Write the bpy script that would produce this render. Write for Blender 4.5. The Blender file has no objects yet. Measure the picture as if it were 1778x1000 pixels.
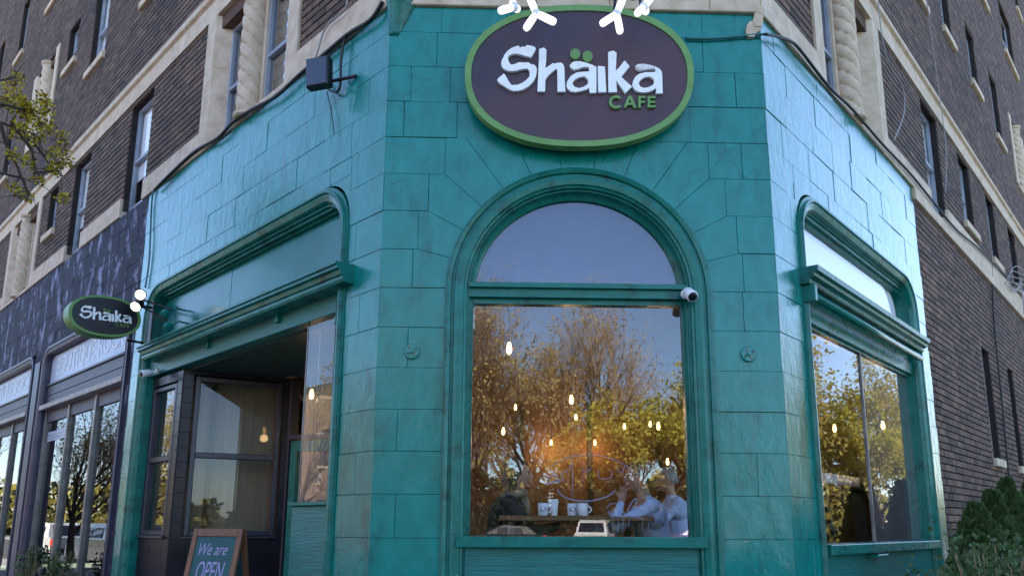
import bpy, bmesh, math, random
from mathutils import Vector, Matrix, Euler
random.seed(7)
S2 = math.sqrt(.5)
scene = bpy.context.scene
COL = scene.collection

# ------------------------------------------------------------------ camera
FPX, PX, PY = 1262.0, 889.0, 677.0
AZ, PITCH, ROLL = math.radians(1.491), math.radians(10.549), math.radians(-0.283)
CAM = Vector((-0.5957, -5.0, 1.3))
_fw = Vector((math.sin(AZ)*math.cos(PITCH), math.cos(AZ)*math.cos(PITCH), math.sin(PITCH)))
_r0 = Vector((math.cos(AZ), -math.sin(AZ), 0)); _u0 = _r0.cross(_fw)
_r = _r0*math.cos(ROLL) - _u0*math.sin(ROLL); _u = _u0*math.cos(ROLL) + _r0*math.sin(ROLL)
cd = bpy.data.cameras.new('camera'); cam = bpy.data.objects.new('camera', cd); COL.objects.link(cam)
cd.sensor_width = 36; cd.lens = FPX/1778*36; cd.shift_y = (PY-500)/1778; cd.clip_start = .05; cd.clip_end = 2000
cam.matrix_world = Matrix(((_r.x,_u.x,-_fw.x,CAM.x),(_r.y,_u.y,-_fw.y,CAM.y),(_r.z,_u.z,-_fw.z,CAM.z),(0,0,0,1)))
scene.camera = cam

# ------------------------------------------------------------------ sky and sun
SUN_AZ, SUN_EL = math.radians(12), math.radians(37)      # azimuth from +Y towards +X
w = bpy.data.worlds.new('World'); scene.world = w; w.use_nodes = True
wn = w.node_tree.nodes; wl = w.node_tree.links
sky = wn.new('ShaderNodeTexSky'); sky.sky_type = 'NISHITA'; sky.sun_disc = False
sky.sun_elevation = SUN_EL; sky.sun_rotation = SUN_AZ; sky.air_density = .9; sky.dust_density = 1.3; sky.ozone_density = 2.4; sky.altitude = 800
bg = wn['Background']; bg.inputs['Strength'].default_value = .15
wl.new(sky.outputs[0], bg.inputs[0])
sd = bpy.data.lights.new('sun', 'SUN'); sd.energy = 5.0; sd.angle = math.radians(.5); sd.color = (1, .93, .82)
sun = bpy.data.objects.new('sun', sd); COL.objects.link(sun)
sdir = Vector((math.sin(SUN_AZ)*math.cos(SUN_EL), math.cos(SUN_AZ)*math.cos(SUN_EL), math.sin(SUN_EL)))
sun.rotation_euler = sdir.to_track_quat('Z', 'Y').to_euler(); sun.location = (20, 30, 40)
scene.view_settings.view_transform = 'Standard'; scene.view_settings.look = 'None'
scene.view_settings.exposure = 2.2; scene.view_settings.gamma = 1; scene.view_settings.use_curve_mapping = False

# ------------------------------------------------------------------ pixel helper (directions only)
def ray(x, y):
    return _r*((x-PX)/FPX) + _u*(-(y-PY)/FPX) + _fw
def at_y(x, y, Y):
    d = ray(x, y); return CAM + d*((Y-CAM.y)/d.y)

# ------------------------------------------------------------------ wall frames: u along, z up, o outward
class Fr:
    def __init__(s, O, U, N): s.O = Vector(O); s.U = Vector(U); s.N = Vector(N)
    def p(s, u, z, o=0.): return s.O + s.U*u + s.N*o + Vector((0, 0, z))
    def rotz(s): return math.atan2(s.U.y, s.U.x)
XL, XR = -1.415, 1.457
F = Fr((0, 0, 0), (1, 0, 0), (0, -1, 0))
L = Fr((XL, 0, 0), (-S2, S2, 0), (-S2, -S2, 0))
R = Fr((XR, 0, 0), (S2, S2, 0), (S2, -S2, 0))
W = Fr((0, 0, 0), (1, 0, 0), (0, 1, 0))            # plain world frame (u=x, o=y)
def on(fr, x, y, o=0.):
    d = ray(x, y); t = (fr.O + fr.N*o - CAM).dot(fr.N)/d.dot(fr.N); P = CAM + d*t
    return (P-fr.O).dot(fr.U), P.z

# ------------------------------------------------------------------ materials
MATS = {}
def nd(nt, t, **k):
    n = nt.nodes.new(t)
    for a, b in k.items(): setattr(n, a, b)
    return n
def mat(name, col, rough=.5, col2=None, vscale=3., vlo=.35, vhi=.65, bump=0., bscale=30., stretch=(1, 1, 1), metal=0., spec=.5,
        coat=0., coat_rough=.1, emit=0., emit_col=None, attr=None, objrand=False, dirt=None, dirt_scale=1.5, dirt_lo=.55, dirt_hi=.75, dirt_stretch=None, bdist=.01, trans=0., wave=None, cracks=None):
    m = bpy.data.materials.new(name); m.use_nodes = True; nt = m.node_tree
    b = nt.nodes['Principled BSDF']
    def c4(c): return (*c, 1)
    b.inputs['Base Color'].default_value = c4(col); b.inputs['Roughness'].default_value = rough
    b.inputs['Metallic'].default_value = metal; b.inputs['Specular IOR Level'].default_value = spec
    b.inputs['Coat Weight'].default_value = coat; b.inputs['Coat Roughness'].default_value = coat_rough
    geo = nd(nt, 'ShaderNodeNewGeometry'); mp = nd(nt, 'ShaderNodeMapping'); mp.inputs['Scale'].default_value = stretch
    nt.links.new(geo.outputs['Position'], mp.inputs['Vector'])
    colour = None
    def ramp(fac, lo, hi, ca, cb):
        r = nd(nt, 'ShaderNodeValToRGB'); e = r.color_ramp.elements
        e[0].position = lo; e[1].position = hi; e[0].color = c4(ca); e[1].color = c4(cb)
        nt.links.new(fac, r.inputs['Fac']); return r.outputs['Color']
    if attr or objrand:
        if attr:
            a = nd(nt, 'ShaderNodeAttribute'); a.attribute_name = attr; fac = a.outputs['Fac']
        else:
            a = nd(nt, 'ShaderNodeObjectInfo'); fac = a.outputs['Random']
        colour = ramp(fac, 0., 1., col, col2)
        n = nd(nt, 'ShaderNodeTexNoise'); n.inputs['Scale'].default_value = vscale; n.inputs['Detail'].default_value = 4
        nt.links.new(mp.outputs[0], n.inputs['Vector'])
        hs = nd(nt, 'ShaderNodeMix', data_type='RGBA', blend_type='MULTIPLY'); hs.inputs[0].default_value = .6
        g = ramp(n.outputs['Fac'], .3, .7, (.55, .55, .55), (1.2, 1.2, 1.2))
        nt.links.new(colour, hs.inputs[6]); nt.links.new(g, hs.inputs[7]); colour = hs.outputs[2]
    elif col2:
        n = nd(nt, 'ShaderNodeTexNoise'); n.inputs['Scale'].default_value = vscale; n.inputs['Detail'].default_value = 6
        nt.links.new(mp.outputs[0], n.inputs['Vector']); colour = ramp(n.outputs['Fac'], vlo, vhi, col, col2)
    if dirt:
        n = nd(nt, 'ShaderNodeTexNoise'); n.inputs['Scale'].default_value = dirt_scale; n.inputs['Detail'].default_value = 9; n.inputs['Roughness'].default_value = .72
        dv_ = geo.outputs['Position']
        if dirt_stretch:
            dm_ = nd(nt, 'ShaderNodeMapping'); dm_.inputs['Scale'].default_value = dirt_stretch; nt.links.new(dv_, dm_.inputs['Vector']); dv_ = dm_.outputs[0]
        nt.links.new(dv_, n.inputs['Vector'])
        f = ramp(n.outputs['Fac'], dirt_lo, dirt_hi, (0, 0, 0), (1, 1, 1))
        mx = nd(nt, 'ShaderNodeMix', data_type='RGBA'); nt.links.new(f, mx.inputs[0])
        if colour: nt.links.new(colour, mx.inputs[6])
        else: mx.inputs[6].default_value = c4(col)
        mx.inputs[7].default_value = c4(dirt); colour = mx.outputs[2]
    if cracks:
        v = nd(nt, 'ShaderNodeTexVoronoi', feature='DISTANCE_TO_EDGE'); v.inputs['Scale'].default_value = cracks[0]
        n0 = nd(nt, 'ShaderNodeTexNoise'); n0.inputs['Scale'].default_value = 6
        nt.links.new(geo.outputs['Position'], n0.inputs['Vector'])
        vm = nd(nt, 'ShaderNodeMix', data_type='RGBA'); vm.inputs[0].default_value = .12
        nt.links.new(geo.outputs['Position'], vm.inputs[6]); nt.links.new(n0.outputs['Color'], vm.inputs[7]); nt.links.new(vm.outputs[2], v.inputs['Vector'])
        f1 = ramp(v.outputs['Distance'], 0., .016, (1, 1, 1), (0, 0, 0))
        n1 = nd(nt, 'ShaderNodeTexNoise'); n1.inputs['Scale'].default_value = 2.2; nt.links.new(geo.outputs['Position'], n1.inputs['Vector'])
        f2 = ramp(n1.outputs['Fac'], .5, .64, (0, 0, 0), (cracks[1],)*3)
        mu = nd(nt, 'ShaderNodeMix', data_type='RGBA', blend_type='MULTIPLY'); mu.inputs[0].default_value = 1
        nt.links.new(f1, mu.inputs[6]); nt.links.new(f2, mu.inputs[7])
        mx = nd(nt, 'ShaderNodeMix', data_type='RGBA'); nt.links.new(mu.outputs[2], mx.inputs[0])
        if colour: nt.links.new(colour, mx.inputs[6])
        else: mx.inputs[6].default_value = c4(col)
        mx.inputs[7].default_value = (.006, .04, .035, 1); colour = mx.outputs[2]
    if wave:                                             # horizontal joints: (period, dark factor)
        sp = nd(nt, 'ShaderNodeSeparateXYZ'); nt.links.new(geo.outputs['Position'], sp.inputs[0])
        mo = nd(nt, 'ShaderNodeMath', operation='PINGPONG'); mo.inputs[1].default_value = wave/2; nt.links.new(sp.outputs['Z'], mo.inputs[0])
        f = ramp(mo.outputs[0], .004, .008, (.35, .35, .35), (1, 1, 1))
        mx = nd(nt, 'ShaderNodeMix', data_type='RGBA', blend_type='MULTIPLY'); mx.inputs[0].default_value = 1
        if colour: nt.links.new(colour, mx.inputs[6])
        else: mx.inputs[6].default_value = c4(col)
        nt.links.new(f, mx.inputs[7]); colour = mx.outputs[2]
    if colour: nt.links.new(colour, b.inputs['Base Color'])
    if bump:
        n = nd(nt, 'ShaderNodeTexNoise'); n.inputs['Scale'].default_value = bscale; n.inputs['Detail'].default_value = 6; n.inputs['Roughness'].default_value = .6
        nt.links.new(mp.outputs[0], n.inputs['Vector'])
        bp = nd(nt, 'ShaderNodeBump'); bp.inputs['Strength'].default_value = bump; bp.inputs['Distance'].default_value = bdist
        nt.links.new(n.outputs['Fac'], bp.inputs['Height']); nt.links.new(bp.outputs[0], b.inputs['Normal'])
        if coat: nt.links.new(bp.outputs[0], b.inputs['Coat Normal'])
    if trans:                                            # leaves let some light through
        t = nd(nt, 'ShaderNodeBsdfTranslucent'); mix = nd(nt, 'ShaderNodeMixShader'); mix.inputs[0].default_value = trans
        if colour: nt.links.new(colour, t.inputs[0])
        else: t.inputs[0].default_value = c4(col)
        nt.links.new(b.outputs[0], mix.inputs[1]); nt.links.new(t.outputs[0], mix.inputs[2]); nt.links.new(mix.outputs[0], nt.nodes['Material Output'].inputs[0])
    if emit:
        b.inputs['Emission Color'].default_value = c4(emit_col or col); b.inputs['Emission Strength'].default_value = emit
    MATS[name] = m; return m
def glass(name, ior=1.7, tint=(1, 1, 1), haze=0.):
    m = bpy.data.materials.new(name); m.use_nodes = True; nt = m.node_tree; nt.nodes.remove(nt.nodes['Principled BSDF'])
    out = nt.nodes['Material Output']
    fr = nd(nt, 'ShaderNodeFresnel'); fr.inputs[0].default_value = ior
    g = nd(nt, 'ShaderNodeNewGeometry'); inv = nd(nt, 'ShaderNodeMath', operation='SUBTRACT'); inv.inputs[0].default_value = 1
    nt.links.new(g.outputs['Backfacing'], inv.inputs[1])
    mu = nd(nt, 'ShaderNodeMath', operation='MULTIPLY'); nt.links.new(fr.outputs[0], mu.inputs[0]); nt.links.new(inv.outputs[0], mu.inputs[1])
    tr = nd(nt, 'ShaderNodeBsdfTransparent'); tr.inputs[0].default_value = (*tint, 1)
    gl = nd(nt, 'ShaderNodeBsdfGlossy'); gl.inputs['Roughness'].default_value = .0
    n = nd(nt, 'ShaderNodeTexNoise'); n.inputs['Scale'].default_value = 1.3; nt.links.new(g.outputs['Position'], n.inputs['Vector'])
    bp = nd(nt, 'ShaderNodeBump'); bp.inputs['Strength'].default_value = .03; bp.inputs['Distance'].default_value = .02
    nt.links.new(n.outputs['Fac'], bp.inputs['Height']); nt.links.new(bp.outputs[0], gl.inputs['Normal'])
    base = tr
    if haze:                                             # dust film on the pane
        df = nd(nt, 'ShaderNodeBsdfDiffuse'); df.inputs[0].default_value = (.6, .6, .62, 1)
        mh = nd(nt, 'ShaderNodeMixShader'); mh.inputs[0].default_value = haze
        nt.links.new(tr.outputs[0], mh.inputs[1]); nt.links.new(df.outputs[0], mh.inputs[2]); base = mh
    mix = nd(nt, 'ShaderNodeMixShader'); nt.links.new(mu.outputs[0], mix.inputs[0])
    nt.links.new(base.outputs[0], mix.inputs[1]); nt.links.new(gl.outputs[0], mix.inputs[2]); nt.links.new(mix.outputs[0], out.inputs[0])
    MATS[name] = m; return m

TEAL = (.0015, .172, .142); TEAL2 = (.002, .22, .182)
mat('teal', TEAL, .24, TEAL2, 5., bump=.42, bscale=6.5, stretch=(1.9, 1.9, 1.), dirt=(.003, .085, .066), dirt_scale=2.4, dirt_lo=.53, dirt_hi=.74, bdist=.012, spec=.3, coat=.6, coat_rough=.16, dirt_stretch=(1.6, 1.6, .55), cracks=(2.6, .45))
mat('teal_joint', (.003, .12, .10), .6, (.006, .07, .055), 9.)
mat('trim', (.002, .125, .095), .27, (.004, .165, .125), 6., bump=.55, bscale=16., dirt=(.003, .04, .03), dirt_scale=4., dirt_lo=.52, dirt_hi=.68, bdist=.008, spec=.36)
mat('trim_wood', (.003, .12, .10), .36, (.005, .165, .14), 4., bump=.8, bscale=9., stretch=(.8, .8, 9.), bdist=.006, dirt=(.005, .05, .05), dirt_scale=3., dirt_lo=.6, dirt_hi=.75)
mat('transom_panel', (.006, .13, .11), .2, (.01, .165, .14), 1.5, bump=.1, bscale=4., bdist=.01)
mat('limestone', (.50, .375, .25), .8, (.64, .50, .36), 7., bump=.3, bscale=60., bdist=.004, dirt=(.2, .17, .14), dirt_scale=2.5, dirt_lo=.58, dirt_hi=.8)
BR1, BR2 = (.05, .028, .018), (.20, .112, .068)
mat('brick', BR1, .85, BR2, 14., attr='tint', bump=.3, bscale=70., bdist=.004, dirt=(.024, .016, .012), dirt_scale=.9, dirt_lo=.5, dirt_hi=.8)
mat('brick_each', BR1, .85, BR2, 14., objrand=True, bump=.3, bscale=70., bdist=.004, dirt=(.024, .016, .012), dirt_scale=.9, dirt_lo=.5, dirt_hi=.8)
mat('mortar', (.018, .014, .013), .95)
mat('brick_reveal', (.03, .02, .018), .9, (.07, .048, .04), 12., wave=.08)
mat('purple', (.012, .012, .024), .75, (.026, .025, .048), 3., bump=.5, bscale=9., stretch=(2, 2, .8), spec=.25, dirt=(.26, .27, .38), dirt_scale=4.2, dirt_stretch=(1.2, 1.2, .55), dirt_lo=.535, dirt_hi=.61, bdist=.012)
mat('purple_trim', (.03, .03, .05), .45, (.055, .052, .08), 5., bump=.3, bscale=15.)
mat('siding', (.05, .05, .07), .5, (.07, .07, .095), 3., bump=.2, bscale=10., stretch=(1, 1, 8))
mat('flashing', (.42, .35, .3), .5, (.25, .2, .17), 12., bump=.2)
mat('fascia_sign', (.40, .46, .54), .4, (.48, .53, .6), 2.)
mat('sign_white', (.82, .82, .82), .45, (.72, .72, .72), 8.)
mat('alu', (.24, .23, .22), .4, (.16, .155, .15), 8., metal=.6)
mat('win_frame', (.33, .35, .40), .4, (.25, .27, .32), 5.)
mat('win_white', (.75, .76, .78), .4)
mat('rust_head', (.12, .06, .032), .9, (.07, .042, .03), 9.)
mat('pane_dark', (.012, .014, .02), .02, spec=.9, bump=.02, bscale=1.2, bdist=.02)
glass('glass', 2.2); glass('glass_upper', 2.1); glass('glass_in', 1.55); glass('glass_dusty', 1.8, haze=.05); glass('glass_shop', 2.0, tint=(.75, .78, .8))
mat('blind', (.035, .045, .09), .7, (.05, .06, .12), 1.2)
mat('sky_white', (.9, .91, .92), .7)  # white that stands in for bright sky reflected in the panes
mat('sign_plum', (.075, .030, .036), .45, (.036, .021, .034), 1.6, bump=.05, bscale=20., dirt=(.05, .045, .06), dirt_scale=7., dirt_lo=.68, dirt_hi=.85)
mat('sign_green', (.12, .255, .055), .45, (.155, .31, .08), 7., bump=.05, dirt=(.25, .33, .2), dirt_scale=8., dirt_lo=.62, dirt_hi=.8)
mat('sign_green_face', (.10, .2, .02), .4)
mat('sign_dark', (.012, .008, .012), .35)
mat('letter_white', (.9, .9, .89), .4, (.82, .82, .8), 20., bump=.05)
mat('letter_dirty', (.45, .43, .38), .6, (.75, .74, .7), 30.)
mat('led', (.9, .9, .9), .4, emit=.22, emit_col=(1, .98, .93))
mat('lamp_face', (.9, .9, .85), .3, emit=1.0, emit_col=(1, .9, .7))
mat('bulb', (1, .8, .5), .3, emit=1.3, emit_col=(1, .58, .2))
mat('black', (.012, .012, .015), .4, (.02, .02, .024), 9.)
mat('black_metal', (.015, .015, .017), .45, metal=.3)
mat('white_plastic', (.78, .79, .8), .3)
mat('lens', (.005, .005, .006), .08)
mat('cable', (.012, .013, .014), .6)
mat('cable_teal', (.01, .12, .12), .4)
mat('cable_pale', (.3, .28, .27), .6)
mat('flood_glass', (.02, .024, .05), .12, spec=.6)
mat('copper', (.25, .1, .05), .4, metal=.6)
mat('tile', (.008, .007, .011), .3, (.016, .013, .02), 4., spec=.25, bump=.05, bscale=8.)
mat('tile_mosaic', (.03, .02, .04), .2, (.10, .07, .06), 40.)
mat('grout', (.03, .03, .035), .9)
mat('frame_dark', (.02, .022, .035), .35, (.03, .03, .045), 6.)
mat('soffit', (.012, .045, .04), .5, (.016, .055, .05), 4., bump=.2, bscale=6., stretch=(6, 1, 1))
mat('plaster', (.42, .34, .22), .8, (.36, .28, .17), 2.)
mat('cream_blind', (.20, .165, .10), .8, (.16, .13, .08), 3., stretch=(10, 10, .4))
mat('int_wall', (.20, .10, .045), .8, (.13, .06, .03), 1.4, bump=.1)
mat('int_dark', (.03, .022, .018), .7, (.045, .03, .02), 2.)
mat('floor_wood', (.14, .07, .035), .45, (.09, .045, .022), 3., stretch=(8, 1, 1))
mat('table_wood', (.16, .075, .035), .35, (.1, .05, .022), 6., stretch=(1, 9, 1), bump=.05)
mat('frame_wood', (.20, .085, .04), .5, (.13, .055, .026), 9., stretch=(3, 3, 1), bump=.15)
mat('slate', (.012, .075, .075), .7, (.018, .09, .09), 5.)
mat('chalk_pink', (.36, .30, .50), .9); mat('chalk_teal', (.12, .5, .45), .9)
mat('mug', (.72, .76, .8), .2); mat('paper_cup', (.8, .8, .8), .6); mat('print_black', (.01, .01, .01), .5)
mat('scratch', (.30, .28, .36), .8, (.24, .23, .3), 12.)
mat('leaf_cedar', (.035, .075, .016), .7, (.07, .12, .028), 3., trans=.2)
mat('leaf_box', (.028, .065, .014), .6, (.06, .11, .026), 9., trans=.2)
mat('leaf_herb', (.05, .11, .03), .5, (.1, .17, .06), 9., trans=.25)
mat('bud_green', (.46, .38, .015), .7, (.58, .47, .04), 9., trans=.3)
mat('bud_red', (.13, .045, .03), .7, (.2, .1, .04), 9., trans=.2)
mat('leaf_tan', (.50, .36, .13), .8, (.58, .44, .18), .4, trans=.25)
mat('leaf_yellow', (.46, .42, .06), .8, (.56, .48, .09), .4, trans=.3)
mat('leaf_gold', (.55, .42, .11), .8, (.48, .42, .10), .4, trans=.3)
mat('leaf_dark', (.014, .028, .010), .9, (.028, .045, .014), .4)
mat('bark', (.10, .075, .055), .9, (.06, .045, .035), 5., bump=.4, bscale=12., stretch=(3, 3, .6))
mat('twig', (.34, .23, .13), .9, (.26, .17, .10), 2.)
mat('asphalt', (.045, .045, .048), .9, (.06, .06, .062), 4., bump=.3, bscale=80.)
mat('concrete', (.30, .29, .27), .85, (.24, .235, .22), 2., bump=.2, bscale=50.)
mat('grass', (.055, .085, .02), .9, (.09, .11, .03), 1.5, bump=.5, bscale=40.)
mat('car_white', (.6, .6, .58), .35, coat=.3); mat('car_dark', (.015, .016, .02), .45, spec=.3); mat('car_blue', (.03, .06, .12), .2, coat=1.); mat('car_red', (.25, .02, .02), .2, coat=1.)
mat('car_glass', (.01, .012, .015), .04, spec=.8); mat('tyre', (.012, .012, .012), .8); mat('rim', (.4, .4, .42), .3, metal=.8)
mat('tail', (.4, .01, .01), .2, emit=1.2, emit_col=(1, .05, .03)); mat('headlamp', (.8, .8, .8), .1)
mat('house_brick', (.25, .10, .07), .85, (.32, .15, .10), 3., wave=.08); mat('house_brown', (.2, .13, .09), .85, (.26, .17, .12), 3., wave=.08); mat('roof_tar', (.05, .05, .05), .9)
mat('skin', (.42, .22, .15), .5, (.36, .18, .12), 9.)
mat('hair_dark', (.022, .014, .010), .55, (.045, .028, .02), 40., bump=.4, bscale=90., stretch=(1, 1, .25))
mat('hair_grey', (.3, .29, .28), .55, (.2, .19, .18), 40., bump=.4, bscale=90.)
mat('cloth_black', (.015, .015, .018), .85, bump=.2, bscale=60.); mat('cloth_blue', (.52, .62, .84), .8, (.42, .54, .8), 7., bump=.5, bscale=9., bdist=.02)
mat('cloth_beige', (.22, .16, .115), .85); mat('jeans', (.03, .045, .09), .85)
mat('paper', (.75, .72, .68), .8, (.6, .3, .25), 30.)

# ------------------------------------------------------------------ mesh building
class MB:
    def __init__(s): s.v = []; s.f = []; s.t = []; s.mi = []
    def add(s, vs, fs, tint=None, mi=0):
        b = len(s.v); s.v += [tuple(v) for v in vs]; s.f += [tuple(i+b for i in f) for f in fs]
        s.t += [tint if tint is not None else .5]*len(fs); s.mi += [mi]*len(fs); return s
    def box(s, fr, u0, u1, z0, z1, o0, o1, tint=None):
        c = [(u, z, o) for o in (o0, o1) for z in (z0, z1) for u in (u0, u1)]
        return s.add([fr.p(*q) for q in c], [(0,1,3,2),(4,6,7,5),(0,4,5,1),(2,3,7,6),(0,2,6,4),(1,5,7,3)], tint)
    def bevbox(s, fr, u0, u1, z0, z1, o0, o1, b=.006):
        """box with its front edges chamfered"""
        n = 4; A = [(u0,z0),(u1,z0),(u1,z1),(u0,z1)]; B = [(u0+b,z0+b),(u1-b,z0+b),(u1-b,z1-b),(u0+b,z1-b)]
        vs = [fr.p(u, z, o0) for u, z in A]+[fr.p(u, z, o1-b) for u, z in A]+[fr.p(u, z, o1) for u, z in B]
        fs = [(3,2,1,0),(8,9,10,11)]
        for i in range(4):
            j = (i+1) % 4; fs += [(i,j,4+j,4+i),(4+i,4+j,8+j,8+i)]
        return s.add(vs, fs)
    def prism(s, fr, poly, o0, o1, holes=()):
        if holes:
            bm = bmesh.new(); es = []
            for lp in [poly]+list(holes):
                vs = [bm.verts.new((u, z, 0)) for u, z in lp]
                es += [bm.edges.new((vs[i], vs[(i+1) % len(vs)])) for i in range(len(vs))]
            bmesh.ops.triangle_fill(bm, use_beauty=True, use_dissolve=False, edges=es)
            bm.verts.index_update(); fs = [tuple(v.index for v in f.verts) for f in bm.faces]; n = len(bm.verts)
            pts = [(v.co.x, v.co.y) for v in bm.verts]; bm.free()
            s.add([fr.p(u, z, o0) for u, z in pts]+[fr.p(u, z, o1) for u, z in pts], [tuple(reversed(f)) for f in fs]+[tuple(i+n for i in f) for f in fs])
            for lp in [poly]+list(holes):
                m = len(lp); s.add([fr.p(u, z, o0) for u, z in lp]+[fr.p(u, z, o1) for u, z in lp], [(i, (i+1) % m, m+(i+1) % m, m+i) for i in range(m)])
            return s
        n = len(poly)
        return s.add([fr.p(u, z, o0) for u, z in poly]+[fr.p(u, z, o1) for u, z in poly],
                     [tuple(range(n-1, -1, -1)), tuple(range(n, 2*n))]+[(i, (i+1) % n, n+(i+1) % n, n+i) for i in range(n)])
    def sweep(s, fr, path, prof, closed=False):
        """path: (u, z, nu, nz); prof: (n, o) offsets along the path normal / outward"""
        k = len(prof); vs = []
        for u, z, nu, nz in path:
            vs += [fr.p(u+nu*n, z+nz*n, o) for n, o in prof]
        fs = []; m = len(path)
        for i in range(m if closed else m-1):
            a, b = i*k, ((i+1) % m)*k
            fs += [(a+j, a+j+1, b+j+1, b+j) for j in range(k-1)]
        if not closed: fs += [tuple(range(k)), tuple(range((m-1)*k+k-1, (m-1)*k-1, -1))]
        return s.add(vs, fs)
    def tube(s, pts, r, n=6, r1=None):
        pts = [Vector(p) for p in pts]; m = len(pts); vs = []; up = Vector((0, 0, 1))
        prev = None
        for i, p in enumerate(pts):
            d = (pts[min(i+1, m-1)]-pts[max(i-1, 0)]).normalized()
            a = prev if prev is not None else (up if abs(d.z) < .9 else Vector((1, 0, 0)))
            x = (a-d*a.dot(d))
            if x.length < 1e-5: x = d.orthogonal()
            x.normalize(); prev = x; y = d.cross(x)
            rr = r if r1 is None else r+(r1-r)*i/max(1, m-1)
            if isinstance(r, (list, tuple)): rr = r[i]
            vs += [p+(x*math.cos(2*math.pi*k/n)+y*math.sin(2*math.pi*k/n))*rr for k in range(n)]
        fs = [(i*n+k, i*n+(k+1) % n, (i+1)*n+(k+1) % n, (i+1)*n+k) for i in range(m-1) for k in range(n)]
        fs += [tuple(range(n-1, -1, -1)), tuple(range((m-1)*n, m*n))]
        return s.add(vs, fs)
    def lathe(s, prof, c, axis=(0, 0, 1), n=20):
        ax = Vector(axis).normalized(); x = ax.orthogonal().normalized(); y = ax.cross(x); c = Vector(c); vs = []
        for r, h in prof: vs += [c+ax*h+(x*math.cos(2*math.pi*k/n)+y*math.sin(2*math.pi*k/n))*max(r, 1e-4) for k in range(n)]
        m = len(prof); fs = [(i*n+k, i*n+(k+1) % n, (i+1)*n+(k+1) % n, (i+1)*n+k) for i in range(m-1) for k in range(n)]
        fs += [tuple(range(n-1, -1, -1)), tuple(range((m-1)*n, m*n))]
        return s.add(vs, fs)
    def build(s, name, m, parent=None, smooth=False, recalc=True, label=None, cat=None, group=None, kind=None, extra=()):
        me = bpy.data.meshes.new(name)
        if parent is not None: base = parent.matrix_world.translation if parent.parent is None else Vector(parent['_o'])
        xs = [v[0] for v in s.v]; ys = [v[1] for v in s.v]; zs = [v[2] for v in s.v]
        o = Vector(((min(xs)+max(xs))/2, (min(ys)+max(ys))/2, min(zs)))
        me.from_pydata([(v[0]-o.x, v[1]-o.y, v[2]-o.z) for v in s.v], [], s.f)
        if recalc:
            bm = bmesh.new(); bm.from_mesh(me); bmesh.ops.recalc_face_normals(bm, faces=bm.faces); bm.to_mesh(me); bm.free()
        if len(set(s.t)) > 1:
            a = me.attributes.new('tint', 'FLOAT', 'FACE'); a.data.foreach_set('value', s.t)
        me.materials.append(MATS[m])
        for e in extra: me.materials.append(MATS[e])
        if extra: me.polygons.foreach_set('material_index', s.mi)
        if smooth: me.polygons.foreach_set('use_smooth', [True]*len(me.polygons))
        return link(name, me, o, parent, label, cat, group, kind)
def link(name, me, o, parent=None, label=None, cat=None, group=None, kind=None, rotz=0.):
    ob = bpy.data.objects.new(name, me); COL.objects.link(ob)
    o = Vector(o); ob['_o'] = tuple(o)
    if parent is not None:
        ob.parent = parent; ob.location = o-Vector(parent['_o'])
    else: ob.location = o
    ob.rotation_euler = (0, 0, rotz)
    tag(ob, label, cat, group, kind); return ob
def tag(ob, label=None, cat=None, group=None, kind=None):
    if label: ob['label'] = label
    if cat: ob['category'] = cat
    if group: ob['group'] = group
    if kind: ob['kind'] = kind
    return ob
def thing(name, label, cat, loc=(0, 0, 0), group=None):
    return link(name, None, loc, None, label, cat, group)
def structure(name, mb, m, **k): return mb.build(name, m, kind='structure', **k)
def text_mesh(body, size=1., shear=0.):
    cu = bpy.data.curves.new('t', 'FONT'); cu.body = body; cu.size = size; cu.shear = shear; cu.align_x = 'LEFT'
    ob = bpy.data.objects.new('t', cu); COL.objects.link(ob); dg = bpy.context.evaluated_depsgraph_get()
    me = bpy.data.meshes.new_from_object(ob.evaluated_get(dg)); bpy.data.objects.remove(ob)
    vs = [tuple(v.co) for v in me.vertices]; fs = [tuple(p.vertices) for p in me.polygons]; bpy.data.meshes.remove(me)
    return vs, fs
def put_text(mb, fr, body, u0, u1, z0, z1, o, shear=0., flip=1):
    vs, fs = text_mesh(body, 1., shear)
    a = min(v[0] for v in vs); b = max(v[0] for v in vs); c = min(v[1] for v in vs); d = max(v[1] for v in vs)
    mb.add([fr.p(u0+(v[0]-a)/(b-a)*(u1-u0), z0+(v[1]-c)/(d-c)*(z1-z0), o) for v in vs], fs); return mb
def arc(cx, cz, r, a0, a1, n):
    return [(cx+r*math.cos(math.radians(a0+(a1-a0)*i/n)), cz+r*math.sin(math.radians(a0+(a1-a0)*i/n))) for i in range(n+1)]

# ================================================================== SETTING
structure('ground', MB().box(W, -350, 350, -.6, -.145, -350, 350), 'grass')
structure('road', MB().box(L, -160, 160, -.5, -.135, 4.15, 14), 'asphalt')
rr = MB().box(R, -160, 160, -.5, -.130, 4.15, 14); structure('road', rr, 'asphalt')
sw = MB(); kc = (0.021, -7.09)
def wp(fr, u, o): q = fr.p(u, 0, o); return (q.x, q.y)
poly = [wp(L, 90, 4), wp(L, 2.5, 4)]
a, c, b = Vector(wp(L, 1.0, 4)), Vector(kc), Vector(wp(R, 1.0, 4))
for i in range(9):
    t = i/8; poly.append(tuple(a*(1-t)**2+c*2*t*(1-t)+b*t*t))
poly += [wp(R, 2.5, 4), wp(R, 90, 4), wp(R, 90, -2), (0, 1), wp(L, 90, -2)]
GF = Fr((0, 0, 0), (1, 0, 0), (0, 0, 1)); GF.p = lambda u, z, o=0.: Vector((u, z, o))
sw.prism(GF, poly, -.3, 0.); structure('pavement', sw, 'concrete')
kb = MB(); kp = [Vector((x, y, 0)) for x, y in poly[:13]]
structure('pavement', MB().box(L, -6, 90, -.3, -.005, 14, 16.5), 'concrete')
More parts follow.
